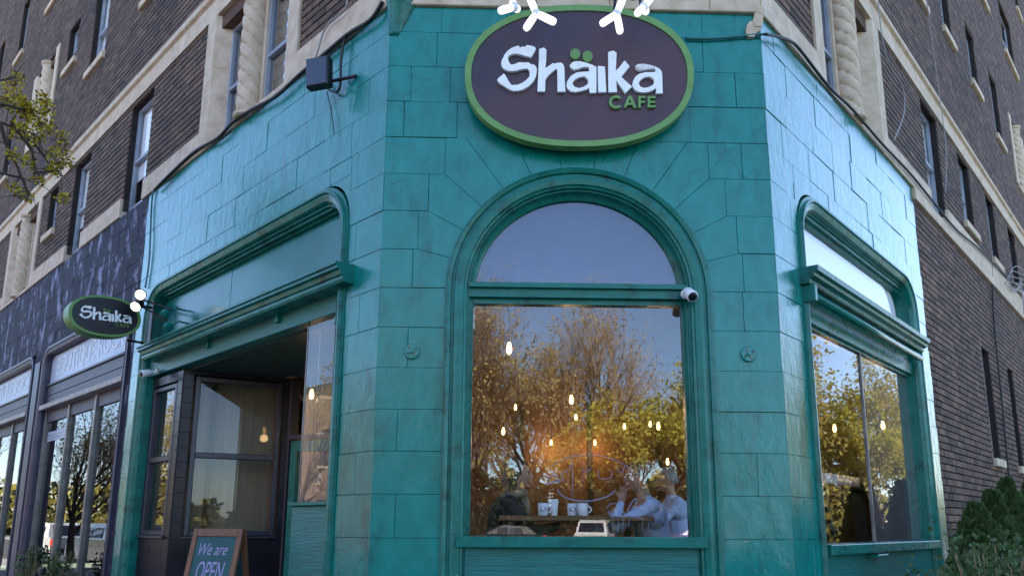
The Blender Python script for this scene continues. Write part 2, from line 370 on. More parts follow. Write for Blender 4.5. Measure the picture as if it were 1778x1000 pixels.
structure('pavement', MB().box(L, -90, -16, -.3, -.005, 14, 16.5), 'concrete')
structure('pavement', MB().box(R, -6, 90, -.3, -.005, 14, 16.5), 'concrete')
structure('parking_lot', MB().box(W, -16, 22, -.4, -.138, -39.8, -34), 'asphalt')

# ================================================================== WALL HELPERS
def decompose(u0, u1, z0, z1, holes):
    """rectangles of a wall without its rectangular holes"""
    zs = sorted({z0, z1, *[min(max(h[2], z0), z1) for h in holes], *[min(max(h[3], z0), z1) for h in holes]}); out = []
    for a, b in zip(zs, zs[1:]):
        if b-a < 1e-4: continue
        m = (a+b)/2; cut = sorted((h[0], h[1]) for h in holes if h[2] < m < h[3]); x = u0
        for c, d in cut:
            if c > x+1e-4: out.append((x, min(c, u1), a, b))
            x = max(x, d)
        if x < u1-1e-4: out.append((x, u1, a, b))
    return out
def offset_poly(poly, d):
    """move every edge of a polygon inwards by d (d>0)"""
    n = len(poly); A = sum(poly[i][0]*poly[(i+1) % n][1]-poly[(i+1) % n][0]*poly[i][1] for i in range(n)); sg = 1 if A > 0 else -1
    out = []
    for i in range(n):
        p0, p1, p2 = Vector(poly[i-1]), Vector(poly[i]), Vector(poly[(i+1) % n])
        e1 = (p1-p0).normalized(); e2 = (p2-p1).normalized()
        n1 = Vector((-e1.y, e1.x))*sg; n2 = Vector((-e2.y, e2.x))*sg; b = n1+n2
        if b.length < .2: b = n1
        b.normalize(); k = d/max(.35, b.dot(n1)); q = p1+b*k; out.append((q.x, q.y))
    return out
def stone_block(fr, poly, m, parent, rnd, thick=.05, proud=.003):
    gap = rnd.choice((.0001, .0002, .0003, .0004, .0016)); bev = .001+rnd.random()*.0022
    A = offset_poly(poly, gap); B = offset_poly(poly, gap+bev); n = len(poly)
    du, dz = rnd.uniform(-.006, .006), rnd.uniform(-.005, .005); base = rnd.uniform(-proud, proud)
    cu = sum(p[0] for p in poly)/n; cz = sum(p[1] for p in poly)/n
    mb = MB()
    vs = [fr.p(u, z, -thick) for u, z in A]+[fr.p(u, z, base-.005+du*(u-cu)+dz*(z-cz)) for u, z in A]+[fr.p(u, z, base+du*(u-cu)+dz*(z-cz)) for u, z in B]
    fs = [tuple(range(n-1, -1, -1)), tuple(range(2*n, 3*n))]
    for i in range(n):
        j = (i+1) % n; fs += [(i, j, n+j, n+i), (n+i, n+j, 2*n+j, 2*n+i)]
    mb.add(vs, fs); return mb.build('stone_block', m, parent)
COURSE = [.0]+[1.214+.2925*k for k in range(-4, 15)]
def block_rows(fr, u0, u1, z0, z1, holes, m, parent, rnd, umin=None, lmin=.42, lmax=.78):
    """courses of blocks; umin(za, zb) may return list of (ua, ub) spans for a row"""
    for k in range(len(COURSE)-1):
        za, zb = max(COURSE[k], z0), min(COURSE[k+1], z1)
        if zb-za < .03: continue
        spans = umin(za, zb) if umin else [(u0, u1)]
        for sa, sb in spans:
            x = sa; first = True
            while x < sb-1e-4:
                ln = rnd.uniform(lmin, lmax)*(rnd.uniform(.4, 1) if first else 1); first = False
                y = x+ln
                if sb-y < .2: y = sb
                parts = [(x, y, za, zb)]
                for h in holes:
                    nxt = []
                    for (a, b, c, d) in parts:
                        if b <= h[0]+1e-5 or a >= h[1]-1e-5 or d <= h[2]+1e-5 or c >= h[3]-1e-5: nxt.append((a, b, c, d)); continue
                        if a < h[0]: nxt.append((a, h[0], c, d))
                        if b > h[1]: nxt.append((h[1], b, c, d))
                        ia, ib = max(a, h[0]), min(b, h[1])
                        if d > h[3]: nxt.append((ia, ib, h[3], d))
                        if c < h[2]: nxt.append((ia, ib, c, h[2]))
                    parts = nxt
                for a, b, c, d in parts:
                    if b-a > .02 and d-c > .02: stone_block(fr, [(a, c), (b, c), (b, d), (a, d)], m, parent, rnd)
                x = y
def moulding(fr, u0, u1, zb, zt, rc, prof, name, m, parent, n=8):
    """jamb - rounded corner - head - rounded corner - jamb; profile n measured outwards from the opening edge"""
    pts = [(u0, zb, -1, 0)]
    for i in range(n+1):
        t = math.radians(180-90*i/n); pts.append((u0+rc+rc*math.cos(t), zt-rc+rc*math.sin(t), math.cos(t), math.sin(t)))
    for i in range(n+1):
        t = math.radians(90-90*i/n); pts.append((u1-rc+rc*math.cos(t), zt-rc+rc*math.sin(t), math.cos(t), math.sin(t)))
    pts.append((u1, zb, 1, 0))
    return MB().sweep(fr, pts, prof).build(name, m, parent)
def spandrels(fr, u0, u1, zt, rc, parent, m='teal'):
    """fills between a rounded opening corner and its square corner"""
    for uc, sg in ((u0, 1), (u1, -1)):
        q = [(uc, zt)]+[(uc+sg*(rc+rc*math.cos(math.radians(a))), zt-rc+rc*math.sin(math.radians(a))) for a in range(180, 89, -10)]
        MB().prism(fr, q, -.05, .0015).build('corner_stone', m, parent)

# ================================================================== THE CAFE SHOPFRONT
cafe = thing('cafe_shopfront', 'teal painted stone ground floor of the corner cafe with an arched window', 'shopfront', (0, .5, 0))
rnd = random.Random(11)
AX, AZc, AR = .015, 2.95, .955                      # arch centre and outer radius
TOPZ = 5.23
# --- front wall
fw = MB()
for q in decompose(XL, XR, 0, TOPZ, [(AX-AR, AX+AR, -1, 2.969), (-1.25+AX, 1.25+AX, 2.969, 4.139)]): fw.box(F, *q, -.28, -.007)
for sg in (-1, 1):
    pts = [(AX+sg*a, b) for a, b in ((0, 4.139), (1.25, 4.139), (1.25, 2.969), (AR, 2.969))]+[(AX+sg*AR*math.cos(math.radians(t)), AZc+AR*math.sin(math.radians(t))) for t in range(3, 91, 6)]+[(AX, AZc+AR)]
    fw.prism(F, pts, -.28, -.007)
fwall = fw.build('front_wall', 'teal_joint', cafe)
STEP = [(2.969, 1.20), (3.262, 1.17), (3.554, 1.10), (3.847, .985), (4.139, .83)]
def front_spans(za, zb):
    m = (za+zb)/2
    if m > 4.139: return [(XL, XR)]
    if m < 2.969: h = AR
    else:
        h = [u for z, u in STEP if z < m][-1]
    return [(XL, AX-h), (AX+h, XR)]
block_rows(F, XL, XR, 0, TOPZ, [], 'teal', fwall, rnd, front_spans, .28, .5)
def voussoirs(sg):
    E = [(1.20, 2.969)]+[(STEP[i][1], STEP[i][0]) for i in range(1, 5)]+[(.46, 4.139), (.15, 4.139)]
    for i in range(len(E)-1):
        (ua, za), (ub, zb) = E[i], E[i+1]
        a0 = math.degrees(math.atan2(za-AZc, ua)); a1 = math.degrees(math.atan2(zb-AZc, ub))
        if i == 0: a0 = 1.2
        inn = [(AX+sg*x, z) for x, z in [(AR*math.cos(math.radians(a0+(a1-a0)*k/4)), AZc+AR*math.sin(math.radians(a0+(a1-a0)*k/4))) for k in range(5)]]
        outp = [(AX+sg*ub, zb)]
        if zb > za+.01 and abs(ua-ub) > .001: outp.append((AX+sg*ua, zb))
        outp.append((AX+sg*ua, za))
        stone_block(F, inn+outp, 'teal', fwall, rnd, proud=.002)
for sg in (-1, 1): voussoirs(sg)
a1 = math.degrees(math.atan2(4.139-AZc, .15))
stone_block(F, [(AX+AR*math.cos(math.radians(t)), AZc+AR*math.sin(math.radians(t))) for t in (a1, 90, 180-a1)]+[(AX-.15, 4.139), (AX+.15, 4.139)], 'teal', fwall, rnd)
# --- left wall
LH = (.43, 4.52, -1, 3.985); lw = MB()
for q in decompose(0, 4.8, 0, TOPZ, [LH]): lw.box(L, *q, -.28, -.007)
lwall = lw.build('left_wall', 'teal_joint', cafe)
block_rows(L, 0, 4.8, 0, TOPZ, [LH], 'teal', lwall, rnd, None, .34, .64)
# --- right wall
RH = (.45, 3.64, -1, 3.985); rw = MB()
for q in decompose(0, 4.03, 0, TOPZ, [RH]): rw.box(R, *q, -.28, -.007)
rwall = rw.build('right_wall', 'teal_joint', cafe)
block_rows(R, 0, 4.03, 0, TOPZ, [RH], 'teal', rwall, rnd, None, .34, .64)
spandrels(L, LH[0], LH[1], 3.985, .34, lwall); spandrels(R, RH[0], RH[1], 3.985, .34, rwall)
# curved stop at the head of the left arris, broken stone at the head of the right one
cs = MB(); rows = []
for i in range(9):
    z = 4.98+.32*i/8; b = .10*(i/8)**1.6; rows.append([F.p(XL+.02, z, b+.006), F.p(XL+.15*(.4+.6*i/8), z, b*.55+.006), F.p(XL+.22*(.3+.7*i/8), z, .004), F.p(XL+.22*(.3+.7*i/8), z, -.03), L.p(.03, z, -.02), L.p(.0, z, b*.5+.008)])
vs = [p for r_ in rows for p in r_]
cs.add(vs, [(i*6+k, i*6+(k+1) % 6, (i+1)*6+(k+1) % 6, (i+1)*6+k) for i in range(8) for k in range(6)]+[tuple(range(5, -1, -1)), tuple(range(48, 54))])
cs.build('corner_stop', 'trim', fwall, smooth=True)
for i in range(5):
    u, z = XR-.10+.035*rnd.random()+.02*i, 5.06+.05*i; pts = [(u+.06*math.cos(t)*rnd.uniform(.6, 1.1), z+.06*math.sin(t)*rnd.uniform(.6, 1.1)) for t in (0, 1, 2, 3, 4.2, 5.3)]
    MB().prism(F, pts, -.03, .02+.012*rnd.random()).build('broken_stone', 'limestone', fwall)
# --- arched window on the front
PROF = [(0, -.17), (0, -.035), (.010, -.035), (.016, -.010), (.03, -.004), (.036, .010), (.075, .016), (.10, .012), (.106, .0), (.120, .0), (.126, .018), (.15, .028), (.165, .018), (.165, -.03)]
IR = AR-.16
path = [(AX-IR, 0., -1, 0)]+[(AX+IR*math.cos(math.radians(t)), AZc+IR*math.sin(math.radians(t)), math.cos(math.radians(t)), math.sin(math.radians(t))) for t in range(180, -1, -5)]+[(AX+IR, 0., 1, 0)]
aw = link('arched_window', None, (AX, .1, 1.1), cafe)
MB().sweep(F, path, PROF).build('surround', 'trim', aw)
fp = [(-.03, -.14), (-.03, -.105), (-.012, -.09), (.0, -.075), (.008, -.05), (.03, -.05), (.03, -.16), (-.03, -.16)]
IR2 = IR-.010
path2 = [(AX-IR2, 2.86, -1, 0)]+[(AX+IR2*math.cos(math.radians(t)), AZc+IR2*math.sin(math.radians(t)), math.cos(math.radians(t)), math.sin(math.radians(t))) for t in range(180, -1, -5)]+[(AX+IR2, 2.86, 1, 0)]
MB().sweep(F, path2, fp).build('arch_frame', 'trim', aw)
for sg in (-1, 1):
    m_ = MB(); e = AX+sg*IR
    for a, b, o in ((0, .014, -.05), (.014, .022, -.07), (.022, .032, -.085)): m_.box(F, *sorted((e-sg*a, e-sg*b)), 1.2, 2.9, -.16, o)
    m_.build('jamb', 'trim', aw)
m_ = MB(); m_.box(F, AX-IR+.001, AX+IR-.001, 2.925, 2.99, -.15, -.045); m_.box(F, AX-IR+.001, AX+IR-.001, 2.99, 3.02, -.15, -.015); m_.box(F, AX-IR+.001, AX+IR-.001, 3.02, 3.045, -.15, -.07)
m_.box(F, AX-IR+.001, AX+IR-.001, 2.885, 2.925, -.15, -.085); m_.build('transom_bar', 'trim', aw)
MB().bevbox(F, AX-.85, AX+.845, 1.155, 1.228, -.16, .05).build('sill', 'trim', aw)
MB().box(F, AX-IR+.02, AX+IR-.02, 1.215, 2.90, -.125, -.119).build('pane', 'glass', aw)
gp = [(AX-IR+.03, 3.03)]+[(AX+(IR-.03)*math.cos(math.radians(t)), AZc+(IR-.03)*math.sin(math.radians(t))) for t in range(174, 5, -6)]+[(AX+IR-.03, 3.03)]
MB().prism(F, gp, -.125, -.119).build('pane', 'glass', aw)
MB().prism(F, gp, -.150, -.140).build('blind', 'blind', aw)
ap = MB()
for i, (z0, z1) in enumerate(((0, .28), (.283, .57), (.573, .86), (.863, 1.154))): ap.bevbox(F, AX-IR, AX+IR, z0, z1, -.16, -.03+.002*i, .004)
ap.build('apron', 'trim_wood', aw)
# --- left opening
LP = [(0, -.16), (0, -.03), (.015, -.03), (.02, -.008), (.03, .008), (.07, .024), (.085, .022), (.09, .036), (.105, .038), (.112, .010), (.14, .008), (.14, -.03)]
lo = link('left_window', None, L.p(2.4, 1, 0), cafe)
moulding(L, .57, 4.38, 0., 3.845, .26, LP, 'surround', 'trim', lo)
for i, (a, b) in enumerate(((.56, 2.645), (2.651, 4.39))): MB().box(L, a, b, 3.2, 3.86, -.20, -.125+.002*i).build('transom_panel', 'transom_panel', lo)
hm = MB()
for z0, z1, o in ((3.82, 3.85, -.055), (3.80, 3.82, -.095)): hm.box(L, .58, 4.37, z0, z1, -.16, o)
hm.build('head_trim', 'trim', lo)
cp = [(-.10, 3.17), (.09, 3.17), (.10, 3.19), (.10, 3.215), (.115, 3.22), (.125, 3.25), (.15, 3.262), (.15, 3.285), (.165, 3.29), (.165, 3.31), (-.10, 3.325)]
def cornice(fr, u0, u1, prof, name, parent, m='trim'):
    n = len(prof); vs = [fr.p(u, z, o) for u in (u0, u1) for o, z in prof]
    return MB().add(vs, [tuple(range(n)), tuple(range(2*n-1, n-1, -1))]+[(i, (i+1) % n, n+(i+1) % n, n+i) for i in range(n)]).build(name, m, parent)
cornice(L, .33, 4.24, [(o, z-.10) for o, z in cp], 'cornice', lo)
MB().bevbox(L, .57, 4.38, 2.92, 3.20, -.16, -.045).build('fascia_board', 'trim_wood', lo)
for s_ in (1.50, 2.86): MB().bevbox(L, s_-.025, s_+.025, 3.0, 3.069, -.044, -.01).build('bracket', 'trim', lo)
MB().bevbox(L, .575, .66, 2.83, 2.899, -.15, -.05).build('head_block', 'trim', lo)
MB().box(L, .5, .575, 0., 2.9, -.16, -.03).build('jamb', 'trim', lo)
MB().box(L, 4.36, 4.44, 0., 2.9, -.16, -.02).build('jamb', 'trim', lo)
# corner pane and the panel under it
MB().box(L, .575, 1.09, 1.47, 2.918, -.10, -.092).build('pane', 'glass_dusty', lo)
MB().box(L, 1.088, 1.10, 1.47, 2.918, -.104, -.088).build('glazing_edge', 'alu', lo)
MB().bevbox(L, .56, 1.10, 0., 1.44, -.16, -.04).build('stall_riser', 'trim_wood', lo)
MB().bevbox(L, .555, 1.12, 1.441, 1.47, -.17, -.01).build('sill', 'trim', lo)
# recessed entrance behind the opening
P0 = L.p(3.56, 0, -.10); ed = Vector((math.sin(math.radians(65)), math.cos(math.radians(65)), 0)); en = Vector((ed.y, -ed.x, 0))
ET = Fr(P0, ed, en)                                  # splayed shop window, facing the street
ent = link('entrance', None, L.p(2.4, 0, -1), cafe)
for k in range(11):
    o1 = -.165-.146*k; o0 = o1-.143; sm_ = 4.37 if o1 > -.5 else (3.55 if o0 > -1.14 else max(1.3, 3.18-(-o0-1.135)/.615*2.08))
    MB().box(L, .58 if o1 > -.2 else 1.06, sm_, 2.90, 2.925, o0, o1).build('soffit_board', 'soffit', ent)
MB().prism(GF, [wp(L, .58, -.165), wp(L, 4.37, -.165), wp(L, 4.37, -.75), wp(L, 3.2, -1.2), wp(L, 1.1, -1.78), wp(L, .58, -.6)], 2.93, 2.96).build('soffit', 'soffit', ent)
def tiles(fr, u0, u1, z0, z1, o, parent, hole=None, tw=.152, th=.152, m='tile', back=True):
    for q in (decompose(u0, u1, z0, z1, [hole]) if hole else [(u0, u1, z0, z1)]):
        MB().box(fr, *q, o-.05, o-.004).build('tile_bed', 'grout', parent)
        n = max(1, round((q[1]-q[0])/tw)); k = max(1, round((q[3]-q[2])/th)); w_, h_ = (q[1]-q[0])/n, (q[3]-q[2])/k
        for i in range(n):
            for j in range(k): MB().bevbox(fr, q[0]+i*w_+.0015, q[0]+(i+1)*w_-.0015, q[2]+j*h_+.0015, q[2]+(j+1)*h_-.0015, o-.003, o+rnd.uniform(0, .0015), .002).build('tile', m, parent)
def shop_window(fr, u0, u1, z0, z1, o, parent, rail=.47, m='frame_dark', g='glass', fwid=.05):
    f = MB()
    f.bevbox(fr, u0, u0+fwid, z0, z1, o-.06, o+.01); f.bevbox(fr, u1-fwid, u1, z0, z1, o-.06, o+.01)
    f.bevbox(fr, u0+fwid, u1-fwid, z0, z0+fwid, o-.06, o+.008); f.bevbox(fr, u0+fwid, u1-fwid, z1-fwid, z1, o-.06, o+.008)
    zr = z0+(z1-z0)*rail
    if rail: f.bevbox(fr, u0+fwid, u1-fwid, zr-.03, zr+.03, o-.06, o+.012)
    fo = f.build('window_frame', m, parent)
    for a, b in (((z0+fwid, zr-.03), (zr+.03, z1-fwid)) if rail else ((z0+fwid, z1-fwid),)): MB().box(fr, u0+fwid-.005, u1-fwid+.005, a-.005, b+.005, o-.03, o-.024).build('pane', g, parent)
    MB().bevbox(fr, u0-.02, u1+.02, z0-.03, z0-.001, o-.06, o+.04).build('window_sill', m, parent)
EL = 1.10
tiles(L, 3.56, 4.36, 0., 2.9, -.10, ent, (3.68, 4.35, 1.15, 2.80)); shop_window(L, 3.70, 4.34, 1.18, 2.78, -.11, ent, .5, 'frame_dark')
tiles(ET, .01, EL, 0., 2.9, 0., ent, (.11, 1.04, 1.15, 2.86)); shop_window(ET, .13, 1.02, 1.18, 2.84, -.01, ent, .5, 'frame_dark', 'glass_in')
MB().box(ET, .1, 1.05, 1.2, 2.84, -.30, -.29).build('drawn_blind', 'cream_blind', ent)
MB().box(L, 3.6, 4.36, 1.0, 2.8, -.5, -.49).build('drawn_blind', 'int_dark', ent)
# door wall at the back of the recess
D0 = ET.p(EL, 0, 0); D1 = L.p(1.1, 0, -1.75); dv = (D1-D0); dl = dv.length; dv = dv.normalized(); DT = Fr(D0, dv, (dv.y, -dv.x, 0))
dm = MB()
for a, b in ((.05, .14), (.88, .97)): dm.bevbox(DT, a, b, 0.02, 2.2, -.06, 0)
dm.bevbox(DT, .14, .88, .02, .45, -.06, -.002); dm.bevbox(DT, .14, .88, 2.08, 2.2, -.06, -.002); dd = dm.build('door', 'trim', ent)
MB().box(DT, .135, .885, .44, 2.09, -.035, -.029).build('pane', 'glass', ent)
MB().box(DT, 0.005, .04, 0, 2.89, -.12, .01).build('door_post', 'frame_dark', ent); MB().box(DT, .98, 1.03, 0, 2.89, -.12, .01).build('door_post', 'frame_dark', ent)
MB().box(DT, .04, .98, 2.22, 2.27, -.1, .01).build('door_head', 'frame_dark', ent); MB().box(DT, .04, .98, 2.27, 2.89, -.04, -.034).build('pane', 'glass', ent)
hd = MB().tube([DT.p(.80, .95, .05), DT.p(.80, 1.25, .05)], .012, 8); hd.build('door_handle', 'alu', ent)
if dl > 1.05: MB().box(DT, 1.03, dl, 0, 2.89, -.1, 0).build('entrance_wall', 'int_dark', ent)
e2 = (D1-L.p(1.07, 0, -.17)); e2l = e2.length; e2 = e2.normalized(); RT = Fr(L.p(1.07, 0, -.17), e2, (-e2.y, e2.x, 0))
MB().box(RT, 0, e2l, 0, 1.44, -.08, 0).build('return_riser', 'trim_wood', ent); MB().box(RT, 0, e2l, 1.45, 2.895, -.035, -.029).build('pane', 'glass', ent)
MB().box(L, .6, 4.3, -.02, .12, -3.0, -.17).build('entrance_step', 'concrete', ent)
# --- right window
ro = link('right_window', None, R.p(2, 1, 0), cafe)
moulding(R, .59, 3.50, 0., 3.845, .26, LP, 'surround', 'trim', ro)
hm = MB()
for z0, z1, o in ((3.815, 3.85, -.045), (3.79, 3.815, -.075)): hm.box(R, .60, 3.49, z0, z1, -.17, o)
hm.build('head_trim', 'trim', ro)
tp = [(.60, 3.20), (3.43, 3.20), (3.43, 3.54)]+[(3.43-.25+.25*math.cos(math.radians(t)), 3.54+.26*math.sin(math.radians(t))) for t in range(10, 91, 10)]+[(.60, 3.80)]
MB().prism(R, tp, -.105, -.099).build('pane', 'glass', ro); MB().prism(R, tp, -.15, -.14).build('blind', 'sky_white', ro)  # white backing, its tone also carries the bright sky mirrored in the transom
js = MB()
for a, b, o in ((3.425, 3.45, -.085), (3.45, 3.475, -.065), (3.475, 3.50, -.045)): js.box(R, a, b, 1.17, 3.80, -.18, o)
js.build('jamb', 'trim', ro)
rp = [(-.10, 3.235), (.07, 3.235), (.08, 3.25), (.08, 3.27), (.115, 3.285), (.12, 3.31), (.145, 3.32), (.15, 3.36), (-.10, 3.375)]
cornice(R, .42, 3.50, [(o, z-.10) for o, z in rp], 'cornice', ro)
MB().box(R, .59, 3.50, 3.03, 3.13, -.16, -.098).build('awning_recess', 'black', ro)
MB().box(R, .60, 3.42, 3.035, 3.12, -.096, -.06).build('awning_cloth', 'trim', ro)
MB().tube([R.p(.47, 3.055, .06), R.p(3.42, 3.055, .06)], .032, 12).build('awning_roller', 'trim', ro, smooth=True)
MB().bevbox(R, .46, .51, 3.0, 3.13, -.02, .10).build('roller_bracket', 'trim', ro)
MB().bevbox(R, .592, 3.498, 2.90, 3.03, -.18, -.045).build('fascia_board', 'trim', ro)
MB().box(R, .595, 3.44, 2.875, 2.899, -.17, -.075).build('head_bead', 'trim', ro)
MB().box(R, .59, 1.962, 1.175, 2.90, -.105, -.099).build('pane', 'glass', ro); MB().box(R, 1.978, 3.43, 1.175, 2.90, -.105, -.099).build('pane', 'glass_dusty', ro)
MB().box(R, 1.960, 1.980, 1.175, 2.90, -.11, -.085).build('mullion', 'alu', ro)
MB().bevbox(R, .585, 3.56, 1.095, 1.172, -.18, .04).build('sill', 'trim', ro)
MB().bevbox(R, .585, 3.51, 0., 1.094, -.17, -.04).build('apron', 'trim_wood', ro)
MB().bevbox(R, 1.55, 1.80, 1.055, 1.08, -.03, .06).build('bracket', 'trim', ro)

# ================================================================== CAFE INTERIOR
room = thing('cafe_interior', 'dim cafe room behind the arched window with brown walls', 'room', (0, 4, .55))
BY = 7.2; FLZ = .55
def rp_(y): return [( XL-(y-.1)*1.0+.2, y), (XR+(y-.1)*1.0-.2, y)]
fl = [(XL+.15, .30), (XR-.15, .30), (XR+BY-.5, BY), (-5.4, BY), (-5.4, 4.5), (-3.4, 4.5), (-2.9, 3.1), (XL+.45, 2.1)]
MB().prism(GF, fl, FLZ-.1, FLZ).build('floor', 'floor_wood', room); MB().prism(GF, fl, 3.93, 4.0).build('ceiling', 'int_dark', room)
MB().box(W, -5.4, XR+BY-.5, FLZ, 3.93, BY, BY+.1).build('back_wall', 'int_wall', room)
for k in range(7): MB().box(W, -3.6+k*1.15, -3.52+k*1.15, FLZ, 3.93, BY-.04, BY-.001).build('wall_post', 'int_dark', room)
MB().box(W, -3.0, -.6, FLZ, 1.6, BY-1.2, BY-.7).build('counter', 'table_wood', room)
for p, q in (((-2.95, 3.15), (-3.4, 4.5)), ((-3.4, 4.5), (-5.4, 4.5)), ((-5.4, 4.5), (-5.4, BY))):
    p, q = Vector(p), Vector(q); dd_ = (q-p).normalized(); nn = Vector((-dd_.y, dd_.x)); MB().prism(GF, [tuple(p), tuple(q), tuple(q+nn*.1), tuple(p+nn*.1)], 0, 3.93).build('partition', 'int_wall', room)

# ================================================================== APARTMENT BUILDING ABOVE
apt = thing('apartment_building', 'dark brown brick apartment building with cream stone bands above the cafe', 'building', (0, 10, 0))
ROOFZ = 18.4; LEND, REND = 24., 22.
CH, BL = .08, .215
def brick_span(mb, fr, a, b, z, o, rnd, off):
    x = a-off*BL
    while x < b:
        p, q = max(x, a), min(x+BL, b)
        if q-p > .02:
            d = rnd.uniform(-.002, .002)
            u0, u1, z0, z1 = p+.0015, q-.0015, z+.007, z+CH-.007
            vs = [fr.p(u, zz, o-.022) for u, zz in ((u0, z0), (u1, z0), (u1, z1), (u0, z1))]+[fr.p(u, zz, o+d) for u, zz in ((u0+.002, z0+.002), (u1-.002, z0+.002), (u1-.002, z1-.002), (u0+.002, z1-.002))]
            mb.add(vs, [(4,5,6,7),(0,1,5,4),(1,2,6,5),(2,3,7,6),(3,0,4,7)], min(1, max(0, rnd.gauss(.42, .2))))
        x += BL
def brick_field(fr, u0, u1, z0, z1, holes, parent, rnd, o=0., skip=None, name='brickwork'):
    mb = MB(); bk = MB()
    for q in decompose(u0, u1, z0, z1, holes): bk.box(fr, *q, o-.25, o-.018)
    k0 = int(math.floor(z0/CH)); k = k0
    while k*CH < z1-.01:
        z = k*CH
        if z >= z0-.04:
            m = z+CH/2; cut = sorted((h[0], h[1]) for h in holes if h[2] < m < h[3]); x = u0; spans = []
            for c, d in cut:
                if c > x: spans.append((x, c))
                x = max(x, d)
            if x < u1: spans.append((x, u1))
            for a, b in spans:
                if skip and a < skip[1] and skip[2] <= z < skip[3]:
                    a = max(a, skip[1])
                if b > a+.02: brick_span(mb, fr, a, b, z, o, rnd, (k % 2)*.5+rnd.uniform(-.04, .04))
        k += 1
    bw = bk.build('brick_backing', 'mortar', parent)
    if mb.v:
        ob = mb.build(name, 'brick', parent, recalc=False, kind='stuff')
        fix_normals(ob, fr)
    return bw
def fix_normals(ob, fr):
    me = ob.data
    if sum(p.normal.dot(fr.N) for p in list(me.polygons)[:5:5]) < 0: me.flip_normals()
def apt_window(fr, u0, u1, z0, z1, parent, rnd, sill=True, fm='win_frame', depth=.085, wide=False):
    wn_ = link('window', None, fr.p((u0+u1)/2, z0, 0), parent)
    d = -depth; f = MB(); t = .045
    f.box(fr, u0, u0+t, z0, z1, d-.05, d); f.box(fr, u1-t, u1, z0, z1, d-.05, d); f.box(fr, u0+t, u1-t, z0, z0+t, d-.05, d-.002); f.box(fr, u0+t, u1-t, z1-t, z1, d-.05, d-.002)
    zm = z0+(z1-z0)*.47; f.box(fr, u0+t, u1-t, zm-.02, zm+.02, d-.05, d+.004); f.build('frame', fm, wn_)
    bl = fr is L and rnd.random() < .8 or rnd.random() < .35
    for a, b, k in ((z0+t, zm-.02, 0), (zm+.02, z1-t, 1)): MB().box(fr, u0+t, u1-t, a, b, d-.036+.012*k, d-.03+.012*k).build('pane', 'glass_upper' if bl else 'pane_dark', wn_)
    if bl: MB().box(fr, u0+.01, u1-.01, z0+(.01 if rnd.random() < .6 else (z1-z0)*.3), z1-.01, d-.075, d-.06).build('sky_panel', 'sky_white', wn_)  # panel added behind the glass, its white imitates the sky reflection
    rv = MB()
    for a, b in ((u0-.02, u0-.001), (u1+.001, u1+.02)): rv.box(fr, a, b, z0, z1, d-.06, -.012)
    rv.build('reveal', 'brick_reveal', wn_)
    MB().box(fr, u0-.02, u1+.02, z1+.001, z1+.03, d-.06, -.012).build('lintel', 'rust_head', wn_)
    if sill: MB().bevbox(fr, u0-.07, u1+.07, z0-.11, z0-.001, d-.05, .05, .008).build('sill', 'limestone', wn_)
    return wn_
def spiral_column(fr, u, z0, z1, o, r, parent):
    n, m = 40, 120; vs = []; c = fr.p(u, 0, o)
    for i in range(m+1):
        z = z0+.06+(z1-z0-.12)*i/m
        for k in range(n):
            t = 2*math.pi*k/n; ph = 4*t+(z-z0)*2*math.pi/.15
            q = r*(.80+.24*abs(math.sin(ph/2))**.35)
            vs.append(Vector((c.x+q*math.cos(t), c.y+q*math.sin(t), z)))
    fs = [(i*n+k, i*n+(k+1) % n, (i+1)*n+(k+1) % n, (i+1)*n+k) for i in range(m) for k in range(n)]
    mb = MB().add(vs, fs)
    mb.lathe([(r*1.05, 0), (r*1.22, .015), (r*1.22, .04), (r*1.0, .065)], (c.x, c.y, z0), n=18)
    mb.lathe([(r*1.0, 0), (r*1.2, .02), (r*1.25, .06)], (c.x, c.y, z1-.062), n=18)
    mb.build('spiral_column', 'limestone', parent, smooth=False)
def bay(fr, u0, u1, z0, z1, parent, rnd):
    """two windows in a splayed stone opening with a twisted column between"""
    b = link('column_bay', None, fr.p((u0+u1)/2, z0, 0), parent); pw, d = .20, .13; c = (u0+u1)/2
    for sg, e in ((1, u0), (-1, u1)):
        q = [(e, .022), (e+sg*pw, .022), (e+sg*(pw+d*.95), -d), (e, -d)]
        zz = [z0, z0+.95, z1]
        for za, zb in zip(zz, zz[1:]):
            vs = [fr.p(u, z, o) for z in (za+.0015, zb-.0015) for u, o in q]
            MB().add(vs, [(3,2,1,0),(4,5,6,7)]+[(i, (i+1) % 4, 4+(i+1) % 4, 4+i) for i in range(4)]).build('pier_stone', 'limestone', b)
    MB().bevbox(fr, c-.15, c+.15, z0, z1, -d-.02, -d+.04, .01).build('mullion_stone', 'limestone', b)
    spiral_column(fr, c, z0, z1-.02, -.045, .12, b)
    MB().box(fr, u0+pw, u1-pw, z1-.16, z1, -d-.05, -.03).build('lintel', 'rust_head', b)
    MB().box(fr, u0+pw, u1-pw, z0-.02, z0+.03, -d-.05, .02).build('sill', 'limestone', b)
    for a, e in ((u0+pw+d*.95, c-.15), (c+.15, u1-pw-d*.95)):
        f = MB(); t = .035; za, zb = z0+.03, z1-.16
        f.box(fr, a-.05, a+t, za, zb, -d-.04, -d+.01); f.box(fr, e-t, e+.02, za, zb, -d-.04, -d+.01); f.box(fr, a+t, e-t, za, za+t, -d-.04, -d+.008); f.box(fr, a+t, e-t, zb-t, zb, -d-.04, -d+.008)
        zm = za+(zb-za)*.46; f.box(fr, a+t, e-t, zm-.02, zm+.02, -d-.04, -d+.012); f.build('frame', 'win_frame', b)
        for p, q in ((za+t, zm-.02), (zm+.02, zb-t)): MB().box(fr, a+t, e-t, p, q, -d-.03, -d-.022).build('pane', 'pane_dark', b)
